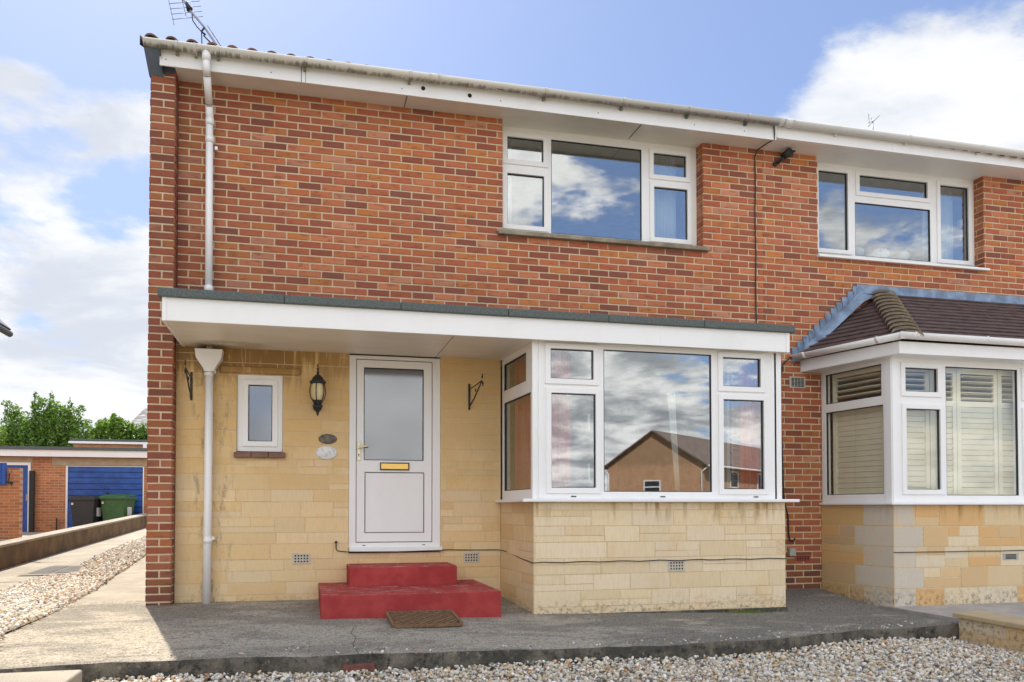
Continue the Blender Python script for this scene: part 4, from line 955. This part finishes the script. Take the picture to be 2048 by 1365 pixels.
# wall lantern
ln=empty('wall_lantern',(.757,0,1.85),'black carriage lantern with yellowed glass between the small window and the door','lantern')
cx_,cy_=.757,-.165
b=MB(); b.lathe((cx_,cy_,0),[(.002,2.30),(.008,2.285),(.004,2.265),(.012,2.25),(.006,2.235),(.014,2.22),(.010,2.20),(.030,2.185),(.050,2.165),(.058,2.14),(.075,2.132),(.080,2.12),(.072,2.108),(.055,2.105)],18); b.build('lantern_cap',M_black,ln)
b=MB(); b.lathe((cx_,cy_,0),[(.054,2.106),(.064,2.06),(.066,2.02),(.056,1.97),(.040,1.945)],18); b.build('lantern_glass',M_lampg,ln)
b=MB()
for k in range(6):
    a=2*math.pi*k/6+.3; b.tube([(cx_+r_*math.cos(a),cy_+r_*math.sin(a),z_) for r_,z_ in ((.066,2.11),(.077,2.06),(.079,2.02),(.069,1.97),(.045,1.93),(.030,1.905))],.0045,6)
b.build('lantern_rib',M_black,ln)
b=MB(); b.lathe((cx_,cy_,0),[(.040,1.95),(.046,1.94),(.03,1.925),(.026,1.90),(.044,1.895),(.050,1.885),(.034,1.872),(.012,1.868)],16)
for k in range(4): a=math.pi/2*k+.5; b.tube([(cx_+r_*math.cos(a),cy_+r_*math.sin(a),z_) for r_,z_ in ((.03,1.875),(.024,1.85),(.008,1.825))],.0045,6)
b.lathe((cx_,cy_,0),[(.004,1.845),(.014,1.825),(.012,1.812),(.006,1.80),(.001,1.788)],12); b.build('lantern_base',M_black,ln)
b=MB(); b.tube([(cx_,0,1.90),(cx_,-.06,1.885),(cx_,-.12,1.86),(cx_,cy_,1.872)],.008,8); b.tube([(cx_,-.001,1.90),(cx_,-.018,1.90)],.045,18); b.build('lantern_arm',M_black,ln)
# hanging basket brackets
def bracket(x,z,label,skew=0.0):
    rt=empty('hanging_basket_bracket',(x,0,z),label,'bracket','black iron hanging basket brackets on the stone wall')
    b=MB(); b.box(x-.011,x+.011,-.012,0,z,z+.27); b.build('wall_plate',M_black,rt,bevel=.003)
    b=MB(); b.tube([(x,-.01,z+.21),(x+skew*.5,-.20,z+.225),(x+skew,-.40,z+.245)],.006,6); b.tube([(x,-.01,z+.03),(x+skew*.4,-.17,z+.10),(x+skew,-.40,z+.245)],.0075,6); b.build('bracket_arm',M_black,rt)
    b=MB(); 
    for (cy,cz,r0,s) in ((-.405,.285,.026,1),(-.42,.215,.022,-1),(-.20,.175,.018,1)):
        pts=[(x+skew*(-cy/.4),cy+ (r0*(1-.09*k))*math.cos(s*k*.7+ (1.5 if s>0 else -1.5)),z+cz+(r0*(1-.09*k))*math.sin(s*k*.7+(1.5 if s>0 else -1.5))) for k in range(9)]
        b.tube(pts,.006,6)
    b.build('bracket_scroll',M_black,rt)
bracket(2.285,1.915,'black scrolled iron bracket between the front door and the bay',.05); bracket(-.415,1.93,'black scrolled iron bracket at the left between the brick pier and the hopper')
# plaques
def oval(name,x,z,w,h,m,label):
    b=MB(); n=28; pr=[(1,0),(1,.008),(.9,.014),(0.0,.015)]; vs=[];
    for s,d in pr: vs+=[(x+w/2*s*math.cos(2*math.pi*k/n),-d-.001,z+h/2*s*math.sin(2*math.pi*k/n)) for k in range(n)]
    b.add(vs,[(i*n+k,i*n+(k+1)%n,(i+1)*n+(k+1)%n,(i+1)*n+k) for i in range(3) for k in range(n)],smooth=True); o=b.build(name,m,None); return tag(o,label,'plaque')
oval('house_plaque',.857,1.585,.178,.098,M_plate,'small dark oval plaque on the stone, above the white one'); oval('house_plaque',.846,1.448,.208,.135,M_wplate,'white oval plaque on the stone left of the door')
# cables
def cable(name,pts,r,label,m=M_black):
    b=MB(); b.tube(pts,r,6); o=b.build(name,m,None,merge=False); return tag(o,label,'cable')
wp=[(.942,-.02,.56),(.942,-.01,.505),(.955,-.008,.478),(1.0,-.008,.470),(1.07,-.04,.466),(1.55,-.045,.462),(2.0,-.04,.470),(2.05,-.008,.474),(2.3,-.01,.468),(2.60,-.012,.466),(2.70,-1.06+.0,.40)]
pts=wp[:-1]+[(2.64,-.25,.455),(2.655,-.6,.42),(2.67,-1.06,.425-.03)]
for k in range(1,26): pts.append((2.67+2.62*k/25,-1.063,.398-.0+.004*math.sin(k*1.7)))
cable('cable',pts,.0045,'thin black wire clipped low along the stone wall from beside the door round the bay')
b=MB(); b.lathe((.942,-.02,.56),[(0,-.012),(.012,-.006),(.014,.004),(.008,.014),(0,.016)],10); o=b.build('wire_boot',M_black,None); tag(o,'small black rubber wire boot left of the door foot','wire boot')
pts=[(5.66,-.31,5.13),(5.665,-.312,5.04),(5.67,-.30,4.985),(5.63,-.24,4.97),(5.605,-.05,4.965),(5.60,-.012,4.90)]+[(5.60+.004*math.sin(k),-.010,4.8-k*.13) for k in range(15)]
cable('cable',pts,.007,'thin dark cable dropping from the gutter union down the brickwork')
pts=[(6.10,-.03,2.63),(6.02,-.03,2.62),(5.93,-.02,2.54),(5.905,-.015,2.40),(5.90,-.012,2.1),(5.915,-.012,1.6),(5.93,-.014,1.0),(5.985,-.014,.80),(5.99,-.014,.60),(6.0,-.02,.53),(6.04,-.03,.51),(6.06,-.03,.55)]
cable('cable',pts,.009,'black cable hanging between the two bays from the bay gutter end')
pts=[(6.44,-.03,.50)]+[(6.445+.13*t,-.03-.99*t,.50-.03*math.sin(t*3)-.06*t) for t in (.1,.3,.5,.7,.9,1.0)]+[(6.6+3.2*t,-1.032,.435+.004*math.sin(t*30)) for t in (0,.1,.2,.3,.4,.5,.7,1)]
cable('cable',pts,.0045,'thin black wire clipped along the orange stone of the tiled bay')
b=MB(); b.box(5.985,6.065,-.045,.0,.35,.44); o=b.build('junction_box',M_louv,None,bevel=.004); tag(o,'small grey junction box low on the brickwork between the two bays','junction box')
sc_=empty('security_light',(5.96,-.02,4.93),'small black spotlight under the eaves between the two upper windows','spotlight')
b=MB(); b.tube([(5.90,-.005,4.86),(5.93,-.07,4.90)],.012,8); b.tube([(5.86,0,4.85),(5.86,-.02,4.85)],.03,12); b.tube([(5.86,-.02,4.85),(5.93,-.08,4.91)],.010,8); b.build('mount_arm',M_black,sc_)
b=MB(); b.tube([(5.93,-.04,4.93),(5.98,-.14,4.945)],[.036,.052],14); b.tube([(5.98,-.10,4.96),(6.03,-.15,4.955)],[.02,.012],8); b.build('lamp_head',M_black,sc_)
# moss tuft
b=MB()
for k in range(260):
    x_=random.gauss(4.86,.12); y_=-1.085+random.uniform(-.03,.012); z_=apz(x_,y_); a=random.uniform(0,6.28); h=random.uniform(.01,.035); 
    b.add([(x_-.004*math.cos(a),y_-.004*math.sin(a),z_),(x_+.004*math.cos(a),y_+.004*math.sin(a),z_),(x_+random.uniform(-.012,.012),y_+random.uniform(-.012,.008),z_+h)],[(0,1,2)],(random.uniform(.16,.28),random.uniform(.22,.30),.05))
o=b.build('moss',M_leaf,None,merge=False); struct(o,'stuff'); tag(o,'yellow green moss growing at the foot of the bay wall','moss')
b=MB()
cp_=[(1.02,-1.75),(.985,-2.0),(1.01,-2.2),(.97,-2.5),(.99,-2.84)]
for (a,c) in zip(cp_,cp_[1:]):
    A=Vector((*a,apz(*a)+.0025)); C_=Vector((*c,apz(*c)+.0025)); n=Vector((.0018,0,0)); b.add([A-n,A+n,C_+n*1.4,C_-n*1.4],[(0,1,2,3)])
o=b.build('apron_crack',M_hole,None); struct(o)
# loose brick in the kerb
b=MB(); b.box(.885,1.09,edgeY(1)-.028,edgeY(1)+.05,-.215,-.115); o=b.build('brick',plain('dull_brick',(.17,.06,.045),.95,0,.3,20,.4),None,bevel=.006); tag(o,'single red brick let into the face of the apron kerb','brick')
# retaining wall on the right
rw=empty('garden_wall',(6.45,-3.0,-.3),'low honey stone garden wall with smooth coping at the lower right','wall')
b=MB(); mo=MB(); stones(b,mo,PL(6.33,-2.14,6.20,-4.8),0,2.66,-.34,-.085,seed=4,hs=(.07,.16),pal=qp,hot=.15); stones(b,mo,PL(6.60,-2.14,6.33,-2.14),0,.27,-.34,-.085,seed=41,pal=qp)
mo.add([(6.60,-2.14,-.34),(6.60,-2.14,-.085),(6.5,-4.8,-.085),(6.5,-4.8,-.34)],[(0,1,2,3)])
b_=b.build('wall_stone',M_stone,rw,merge=False); mo.build('joint',M_joint,b_,merge=False)
b=MB(); b.add([(6.30,-2.10,-.085),(6.66,-2.02,-.085),(6.56,-4.85,-.085),(6.165,-4.85,-.085),(6.30,-2.10,-.045),(6.66,-2.02,-.045),(6.56,-4.85,-.045),(6.165,-4.85,-.045)],[(0,1,2,3),(4,7,6,5),(0,4,5,1),(1,5,6,2),(2,6,7,3),(3,7,4,0)]); b.build('coping',plain('smooth_sandstone',(.52,.40,.23),.85,0,.1,5,.2),rw,bevel=.006)

# ================================================================== aerials
def aerial(loc,label,pts_main,elem,fold=None):
    rt=empty('tv_aerial',loc,label,'aerial')
    b=MB(); b.tube(pts_main,.011,6); b.build('aerial_pole',M_alu,rt)
    b=MB()
    for a,c in elem: b.tube([a,c],.004,5)
    loose(b,'aerial_rod',M_alu,rt); return rt
Ya=1.0
m=[(-.25,Ya,5.72),(-.295,Ya,5.906),(-.44,Ya,6.111),(-.568,Ya,6.251),(-.66,Ya,6.38),(-.73,Ya,6.52)]
el=[((-.675,Ya,6.40),(-.628,Ya,6.204))]
for k in range(5):
    z_=6.41-.055*k; xc=-.675+.012*k; el.append(((xc-.13,Ya-.02,z_-.05),(xc+.17,Ya+.02,z_+.05)))
    el.append(((xc-.13,Ya-.02,z_-.05),(xc-.118,Ya-.02,z_-.11)))
for k in range(4): el.append(((-.40+.045*k,Ya-.1,6.08-.065*k),(-.40+.045*k+.05,Ya+.15,6.10-.065*k)))
ra=aerial((-.25,Ya,5.72),'tilted metal television aerial rising above the left end of the roof',m,el)
b=MB(); b.tube([(-.57,Ya,6.25),(-.56,Ya,6.17),(-.52,Ya,6.11),(-.47,Ya,6.06),(-.465,Ya,5.93),(-.465,Ya,5.70)],.006,6); b.tube([(-.44,Ya,6.11),(-.47,Ya,6.06),(-.43,Ya,6.03)],.012,6); b.tube([(-.63,Ya,6.36),(-.59,Ya,6.28)],[.012,.035],8); b.tube([(-.45,Ya,6.02),(-.38,Ya,5.955)],.007,6); b.build('aerial_cable',M_black,ra)
aerial((9.5,3,6.7),'small distant television aerial just above the clean gutter',[(9.53,3,6.7),(9.53,3,7.18)],[((9.44,3,7.06),(9.66,3,7.27)),((9.44,3,7.12),(9.56,3,7.17)),((9.30,2.8,7.16),(9.62,3.2,7.22)),((9.35,2.8,7.10),(9.7,3.2,7.16))]).children[1].data.materials[0]=M_black

# ================================================================== LEFT BACKGROUND
def tag_g(o,l,c,g=None): return tag(o,l,c,g)
GY=17.5
ga=empty('garage_block',(-8,GY,.25),'flat roofed brick garage block with a wide blue up-and-over door','garage')
gm_=FR(GY)
b=MB(); b.plate(gm_,-14.0,-3.2,.0,2.40,[(-5.98,-3.935,-.1,2.12),(-7.92,-6.92,-.1,2.18)],-.2,0); gwb=b.build('garage_wall',M_gbrick,ga)
b=MB(); b.box(-14,-3.2,GY+.2,GY+5,2.2,2.36); b.box(-14,-13.8,GY+.2,GY+5,0,2.3); b.box(-3.4,-3.2,GY+.2,GY+5,0,2.3); b.box(-14,-3.2,GY+4.8,GY+5,0,2.3); b.build('garage_side',M_gbricky,ga)
b=MB(); b.box(-6.36,-3.2,GY-.012,GY+.02,2.12,2.35); b.box(-9.2,-6.86,GY-.012,GY+.02,2.19,2.35); loose(b,'garage_lintel',M_lint,ga)
b=MB(); b.box(-14.1,-3.3,GY-.2,GY-.17,2.365,2.552); loose(b,'garage_fascia',M_upvc,ga)
b=MB(); b.box(-14.2,-3.2,GY-.24,GY+5.1,2.552,2.645); b.build('garage_roof',M_felt,ga)
b=MB(); n=11
for i in range(n):
    z0=.255+(2.10-.255)*i/n; z1=.255+(2.10-.255)*(i+1)/n; b.box(-5.95,-3.96,GY+.02,GY+.07,z0+.022,z1)
    b.box(-5.95,-3.96,GY+.06,GY+.07,z0,z0+.024)
gd=b.build('garage_door',M_blue,ga); gd['label']='wide ribbed blue garage door'
b=MB(); b.plate(gm_,-6.0,-3.93,.24,2.135,[(-5.95,-3.96,.2,2.10)],-.05,.012); b.build('door_frame',M_upvc,gd)
b=MB(); b.box(-4.94,-4.88,GY+.0,GY+.03,1.30,1.34); b.tube([(-4.91,GY+.02,1.25),(-4.91,GY+.02,1.36)],.015,8); b.build('door_handle',M_black,gd)
b=MB(); b.box(-7.86,-6.97,GY+.05,GY+.09,.19,2.12)
for i in range(9): b.box(-7.85+.099*i,-7.85+.099*i+.088,GY+.04,GY+.06,.2,2.1)
bd=b.build('side_door',M_blue,ga); bd['label']='narrow boarded blue side door'
b=MB(); b.plate(gm_,-7.93,-6.905,.16,2.195,[(-7.86,-6.97,.1,2.12)],-.06,.015); b.build('door_frame',M_upvc,bd)
b=MB(); b.box(-7.02,-6.985,GY+.0,GY+.04,1.12,1.30); b.build('door_handle',M_alu,bd)
b=MB(); b.box(-6.90,-6.78,GY-.16,GY-.04,.18,1.96); o=b.build('gate_post',plain('tarred_timber',(.03,.032,.028),.9,0,.3,12),None,bevel=.008); tag(o,'dark tarred timber post right of the blue side door','post')
b=MB(); b.box(-6.22,-6.19,GY-.1,GY-.06,.2,.62); b.tube([(-6.205,GY-.08,.5),(-6.205,GY-.08,.62)],.02,8); o=b.build('standpipe',M_black,None); tag(o,'short black standpipe at the foot of the garage wall','standpipe')
# wheelie bins
def bin_(x,y,w,h,m,label,rot):
    rt=empty('wheelie_bin',(x,y,0.256),label,'bin','wheelie bins in front of the blue garage door')
    z0=.256; b=MB(); vs=[]
    for (z,s) in ((z0+.05,.78),(z0+h-.12,1.0)):
        vs+=[(x-w/2*s,y-.30*s,z),(x+w/2*s,y-.30*s,z),(x+w/2*s,y+.30*s,z),(x-w/2*s,y+.30*s,z)]
    b.add(vs,[(0,1,5,4),(1,2,6,5),(2,3,7,6),(3,0,4,7),(3,2,1,0)]); b.build('bin_body',m,rt,bevel=.03)
    b=MB(); b.box(x-w/2-.035,x+w/2+.035,y-.34,y+.34,z0+h-.13,z0+h-.06)
    vs=[(x-w/2-.02,y-.33,z0+h-.06),(x+w/2+.02,y-.33,z0+h-.06),(x+w/2+.02,y+.36,z0+h-.03),(x-w/2-.02,y+.36,z0+h-.03),(x-w/2+.06,y-.22,z0+h),(x+w/2-.06,y-.22,z0+h),(x+w/2-.06,y+.28,z0+h+.02),(x-w/2+.06,y+.28,z0+h+.02)]
    b.add(vs,[(0,1,5,4),(1,2,6,5),(2,3,7,6),(3,0,4,7),(4,5,6,7)]); b.build('bin_lid',m,rt,bevel=.01)
    b=MB(); b.tube([(x-w/2+.04,y+.40,z0+h-.07),(x+w/2-.04,y+.40,z0+h-.07)],.018,8); b.build('bin_handle',m,rt)
    for s in (-1,1):
        b=MB(); b.tube([(x+s*(w/2-.02),y+.27,z0+.10),(x+s*(w/2+.04),y+.27,z0+.10)],.10,14); b.build('wheel',M_gasket,rt)
    b=MB(); b.box(x+w/2*.93,x+w/2*.93+.012,y-.12,y+.10,z0+h*.42,z0+h*.66); b.box(x-w/2+.06,x-w/2+.11,y-.312,y-.29,z0+h-.26,z0+h-.20); loose(b,'bin_sticker',M_wplate,rt)
    rt.rotation_euler.z=rot
bin_(-5.28,16.9,.70,1.0,M_bin,'black wheelie bin at the left before the blue garage door',-.3); bin_(-4.50,16.9,.72,1.03,M_ging,'green wheelie bin beside the black one',-.3)
# low wall along the drive
lwr=empty('drive_wall',(-3.7,9,0),'low dark stained retaining wall with pale coping beside the drive','wall')
def prism(b,x0,x1,ys,f0,f1):
    n=len(ys); vs=[]
    for y in ys: vs+=[(x0,y,f0(y)),(x1,y,f0(y)),(x1,y,f1(y)),(x0,y,f1(y))]
    fs=[(0,1,2,3),(4*n-1,4*n-2,4*n-3,4*n-4)]
    for i in range(n-1):
        for k in range(4): fs.append((4*i+k,4*i+(k+1)%4,4*i+4+(k+1)%4,4*i+4+k))
    b.add(vs,fs)
b=MB(); prism(b,-3.84,-3.60,[.5,4.1,8,12,19],lambda y:-.1,lambda y:dz(y)+.31); b.build('wall_face',M_lowwall,lwr)
b=MB(); prism(b,-3.86,-3.585,[.48,4.1,8,12,19.02],lambda y:dz(y)+.31,lambda y:dz(y)+.345); b.build('wall_coping',M_conc,lwr)
# drain cover
b=MB(); 
o=None
dc=empty('drain_cover',(-2.85,4.85,.05),'grey ribbed drain cover set in the drive between gravel and low wall','drain cover')
cv_=[(-3.10,3.95),(-2.40,3.95),(-2.32,4.6),(-2.62,5.3),(-3.02,5.4)]
b.add([(x,y,dz(y)+.001) for x,y in cv_],[tuple(range(5))]); b.build('cover_frame',M_edge2,dc)
b=MB()
for i in range(11):
    y=4.2+.09*i; b.box(-3.02,-2.76,y,y+.045,dz(y)+.002,dz(y)+.012); b.box(-2.72,-2.46,y,y+.045,dz(y)+.002,dz(y)+.012)
b.build('cover_rib',plain('worn_iron',(.24,.225,.20),.7),dc)
b=MB()
def ck(pts,w):
    for (a,c) in zip(pts,pts[1:]):
        a=Vector((*a,dz(a[1])-.010+.004)); c=Vector((*c,dz(c[1])-.010+.004)); d=(c-a).normalized(); n=Vector((-d.y,d.x,0))*w
        b.add([a-n,c-n,c+n,a+n],[(0,1,2,3)])
ck([(-3.6,2.95),(-3.2,3.02),(-2.95,2.96),(-2.62,3.1)],.014); ck([(-3.59,6.2),(-3.35,5.9),(-3.0,6.0)],.014); ck([(-2.43,-1.),(-2.44,1.3),(-2.5,3.1)],.012)
o=b.build('drive_joint',M_edge,None,merge=False); struct(o)
# garden brick wall far left
gw_=empty('brick_garden_wall',(-6.6,13.5,.2),'head high brick garden wall at the left edge with a blue hanging board','wall')
b=MB(); b.box(-9.5,-5.965,13.5,13.72,.05,1.86); b.build('wall_brick',M_gbrick,gw_)
b=MB(); b.box(-6.60,-6.24,13.44,13.49,1.46,1.98); 
for i in range(4): b.box(-6.6+.09*i,-6.6+.09*i+.08,13.425,13.445,1.47,1.97)
o=b.build('blue_board',M_blue,None); tag(o,'small blue boarded panel on the garden wall at the left edge','board')
b=MB(); b.tube([(-6.15,13.49,1.78),(-6.14,13.36,1.74),(-6.14,13.30,1.55)],.012,6); b.tube([(-6.2,13.30,1.52),(-6.05,13.30,1.50)],.03,8); b.tube([(-6.14,13.49,1.45),(-6.10,13.33,1.50)],.012,6); o=b.build('iron_hook',M_black,None); tag(o,'rusty iron hook fixed to the brick garden wall at the left','hook')
# left house (sliver)
lh=empty('neighbouring_house',(-6,2,0),'dark corner of another house roof at the left edge','house')
LX=-3.985
b=MB(); b.box(-10,LX,-3,5.9,-.1,3.62); b.build('house_wall',M_gbricky,lh)
b=MB()
def slab(b,P,th=.09):
    P=[Vector(p) for p in P]; n=(P[1]-P[0]).cross(P[3]-P[0]).normalized(); n=n if n.z>0 else -n
    b.add(P+[p+n*th for p in P],[(0,1,2,3),(4,5,6,7),(0,1,5,4),(1,2,6,5),(2,3,7,6),(3,0,4,7)])
slab(b,[(-3.90,-3.1,3.64),(-3.90,6.0,3.64),(-7.0,6.0,6.6),(-7.0,-3.1,6.6)]); slab(b,[(-7.0,-3.1,6.6),(-7.0,6.0,6.6),(-10.3,6.0,3.5),(-10.3,-3.1,3.5)]); b.build('house_roof',M_grey,lh)
b=MB(); b.tube([(-3.86,-3.1,3.63),(-3.86,6.0,3.63)],.05,10); b.build('house_gutter',M_black,lh)
# second garage row
g2=empty('garage_block',(-7,30,.5),'further flat roofed brick garage with white edging rising behind the first','garage')
b=MB(); b.box(-8.95,2.0,30,34,.3,3.72); b.build('garage_wall',shaderbrick('pale_garage_brick',0,(.52,.25,.13),(.42,.18,.09)),g2)
b=MB(); b.box(-9.1,2.05,29.85,29.9,3.66,3.75); b.box(-6.15,-5.9,29.7,29.9,3.38,3.72); loose(b,'garage_fascia',M_upvc,g2)
b=MB(); b.box(-9.05,2.1,29.86,34.1,3.75,3.86); b.build('garage_roof',M_felt,g2)
# far roof
fh=empty('distant_house',(-7,46,1),'distant house showing only its grey tiled roof above the hedge','house')
b=MB(); b.box(-9.4,0,46,54,.5,5.6); b.build('house_wall',M_gbrick,fh)
b=MB(); slab(b,[(-10.3,45.5,5.2),(1,45.5,5.2),(1,50,8.6),(-9.0,50,8.6)] if False else [(-10.2,45,5.3),(1,45,5.3),(1,49.5,7.35),(-9.6,49.5,7.35)]); b.build('house_roof',plain('grey_slate',(.07,.072,.08),.8,0,.3,4),fh)

# trees
def foliage(name_root,label,cat,blobs,nl,size,cols,trunk,group=None,seed=1,spiky=0,limbs=()):
    R=np.random.default_rng(seed); rt=empty(name_root,trunk[0],label,cat,group)
    wts=np.array([b_[3]*b_[4]*b_[5] for b_ in blobs])**.8; wts/=wts.sum(); b=[]
    idx=R.choice(len(blobs),nl,p=wts); B=np.array(blobs)[idx]
    d=R.normal(size=(nl,3)); d/=np.linalg.norm(d,axis=1)[:,None]; rad=R.uniform(.25,1.0,nl)**.45; lump=1+.16*np.sin(d[:,0]*7+idx)*np.cos(d[:,2]*6+idx*2)
    c=B[:,:3]+d*(rad*lump)[:,None]*B[:,3:6]
    sz=size*R.uniform(.6,1.4,nl)
    a=R.normal(size=(nl,3)); a/=np.linalg.norm(a,axis=1)[:,None]; t=np.cross(a,R.normal(size=(nl,3))); t/=np.linalg.norm(t,axis=1)[:,None]
    V=np.stack([c-a*sz[:,None],c+t*sz[:,None]*.45,c+a*sz[:,None],c-t*sz[:,None]*.45],1).reshape(-1,3)
    me=bpy.data.meshes.new('crown'); off=Vector(trunk[0]); V=V-np.array(off)
    me.vertices.add(nl*4); me.vertices.foreach_set('co',V.astype(np.float32).ravel()); me.loops.add(nl*4); me.loops.foreach_set('vertex_index',np.arange(nl*4,dtype=np.int32))
    me.polygons.add(nl); me.polygons.foreach_set('loop_start',(np.arange(nl)*4).astype(np.int32)); me.polygons.foreach_set('loop_total',np.full(nl,4,np.int32)); me.update()
    cc=np.array(cols)[R.choice(len(cols),nl)]*R.uniform(.75,1.25,(nl,1)); c4=np.ones((nl,4),np.float32); c4[:,:3]=cc; at=me.attributes.new('tint','FLOAT_COLOR','FACE'); at.data.foreach_set('color',c4.ravel())
    me.materials.append(M_leaf); o=bpy.data.objects.new('crown',me); COL.objects.link(o); o.parent=rt
    q=MB(); q.tube(trunk,[.16*(1-.6*i/max(1,len(trunk)-1)) for i in range(len(trunk))],8)
    for l in limbs: q.tube(l,[.06,.03,.012][:len(l)],6)
    q.build('trunk',M_bark,rt); return rt
GC=[(.11,.21,.03),(.15,.28,.035),(.07,.14,.025),(.21,.35,.05)]
tb=[(-11.0,32,3.4,1.5,1.3,1.6),(-10.2,32,4.2,1.1,1.0,1.2),(-11.6,32,4.3,.8,.8,.9),(-9.4,32,3.6,.9,.9,1.3),(-10.7,32,5.2,.45,.4,.65),(-10.1,32,5.1,.5,.5,.55),(-11.0,32,5.5,.16,.2,.6),(-10.35,32,5.6,.14,.2,.55),(-11.9,32,5.2,.35,.3,.3),(-12.1,32,5.5,.22,.2,.15),(-9.35,32,5.0,.3,.3,.45),(-9.15,32,5.35,.2,.2,.18),(-8.95,32,4.75,.25,.3,.2),(-9.6,32,5.3,.12,.2,.5)]
foliage('broadleaf_tree','tall loose leaved tree behind the garages at the left','tree',tb,17000,.075,GC,[(-10.7,32,.5),(-10.7,32,2.2),(-10.6,32,4.2),(-10.5,32,5.4)],seed=2,limbs=[[(-10.7,32,2.5),(-11.5,32,4.2),(-12.1,32,5.4)],[(-10.6,32,3),(-9.7,32,4.4),(-9.2,32,5.3)],[(-10.6,32,4),(-11.0,32,5.2),(-11.05,32,6.0)]])
tb=[(-8.1,33,3.9,.95,.9,1.2),(-7.8,33,4.6,.5,.5,.55),(-8.45,33,4.6,.35,.4,.45),(-7.35,33,4.6,.3,.4,.35),(-8.8,33,3.9,.5,.6,.8),(-8.0,33,5.0,.15,.2,.35)]
foliage('broadleaf_tree','yellow green bushy tree behind the middle of the garage roofs','tree',tb,9000,.075,[(.17,.29,.035),(.24,.38,.05),(.11,.20,.025)],[(-8.1,33,.5),(-8.1,33,2.5),(-8.0,33,4.4)],seed=3)
tb=[(-7.0,33,3.9,.75,.7,.95),(-6.4,33,3.9,.8,.8,1.0),(-5.8,33,3.9,.6,.6,.9)]
foliage('garden_shrub','dense green shrub at the right end of the garage roofs','shrub',tb,8000,.07,GC[:3]+[(.12,.20,.03)],[(-6.6,33,.5),(-6.6,33,3.6)],seed=4)
tb=[(-12.3,31,3.9,.55,.6,.65),(-12.8,31,3.8,.7,.7,.8)]
foliage('garden_shrub','bright lime green bush at the far left edge','shrub',tb,4500,.06,[(.28,.44,.06),(.35,.50,.08)],[(-12.6,31,.5),(-12.6,31,3.5)],seed=6)

# ================================================================== OPPOSITE HOUSE (seen mirrored in the bay glass)
oh=empty('opposite_house',(26,-47,-1.9),'brick house with a gable end across the road, mirrored in the bay window','house')
y0=0.0; g0,g1,zb,ze,zp=0.0,7.0,.0,5.68,7.95
b=MB(); apx=3.5; b.add([(g0,0,zb),(g1,0,zb),(g1,0,ze),(apx,0,zp),(g0,0,ze)],[(0,1,2,3,4)]); b.box(g1-.1,g1,-26,-.01,zb,ze); b.box(g0,g0+.1,-26,-.01,zb,ze); b.box(g0,g1,-26.1,-26,zb,ze)
def lb(b,nm,m):
    o=b.build(nm,m,None); o.parent=oh; return o
MB_off=Vector((0,0,0))
oh.location=(20.9,-47,-1.95); oh.rotation_euler.z=math.radians(50)
def f_opp(t):
    o=t.n('TexCoord').outputs['Object']; q=t.n('SeparateXYZ',i_0=o); c=t.n('CombineXYZ'); t.put(c.inputs[0],t.m('ADD',q.outputs[0],q.outputs[1])); t.put(c.inputs[1],q.outputs[2])
    b=t.n('TexBrick',i_Vector=c.outputs[0],i_Scale=1.0); b.inputs['Brick Width'].default_value=.225; b.inputs['Row Height'].default_value=.075; b.inputs['Mortar Size'].default_value=.006
    b.inputs['Color1'].default_value=(.56,.29,.155,1); b.inputs['Color2'].default_value=(.42,.19,.10,1); b.inputs['Mortar'].default_value=(.6,.5,.35,1)
    n=t.noise(o,1.1,5,.65); g=t.rng(q.outputs[2],5.5,5.9); col=t.mix(t.rng(n,.4,.68,0,.5),b.outputs[0],(.62,.38,.20)); col=t.mix(t.m('MULTIPLY',g,.5),col,(.26,.17,.09)); setp(t,col,.95)
M_opp=mat('opposite_brick',f_opp)
lb(b,'house_wall',M_opp)
b=MB(); slab(b,[(-.35,.25,ze-.15),(-.35,-26,ze-.15),(apx,-26,zp),(apx,.25,zp)]); slab(b,[(7.35,.25,ze-.15),(7.35,-26,ze-.15),(apx,-26,zp),(apx,.25,zp)]); lb(b,'house_roof',plain('opposite_roof_tile',(.22,.16,.13),.9,0,.3,2))
def one(nm,m,fn):
    b=MB(); fn(b); lb(b,nm,m)
one('window_frame',M_upvc,lambda b: b.plate(lambda u,z,d: Vector((u,d,z)),2.75,4.0,3.5,4.7,[(2.83,3.92,3.58,4.2),(2.83,3.92,4.28,4.62)],0,.05))
one('window_glass',M_gasket,lambda b: b.box(2.83,3.92,.005,.02,3.58,4.62))
for yy0 in (-4.5,-10.,-16.):
    one('window_frame',M_upvc,lambda b: b.plate(lambda u,z,d: Vector((7.0+d,u,z)),yy0-1.5,yy0,4.2,5.4,[(yy0-1.4,yy0-.1,4.3,5.3)],0,.05)); one('window_glass',M_gasket,lambda b: b.box(7.005,7.02,yy0-1.4,yy0-.1,4.3,5.3))
one('drainpipe',M_upvc,lambda b: b.tube([(-.3,.1,ze-.2),(.12,.08,ze-.5),(.12,.08,0)],.05,8)); one('drainpipe',M_upvc,lambda b: b.tube([(7.3,.1,ze-.2),(6.9,.08,ze-.5),(6.9,.08,0)],.05,8)); one('house_gutter',M_upvc,lambda b: b.tube([(7.42,.2,ze-.12),(7.42,-26,ze-.12)],.07,8))
S.cycles.max_bounces=8; S.cycles.transparent_max_bounces=16; S.cycles.diffuse_bounces=4; S.cycles.glossy_bounces=4
S.cycles.caustics_reflective=False; S.cycles.caustics_refractive=False
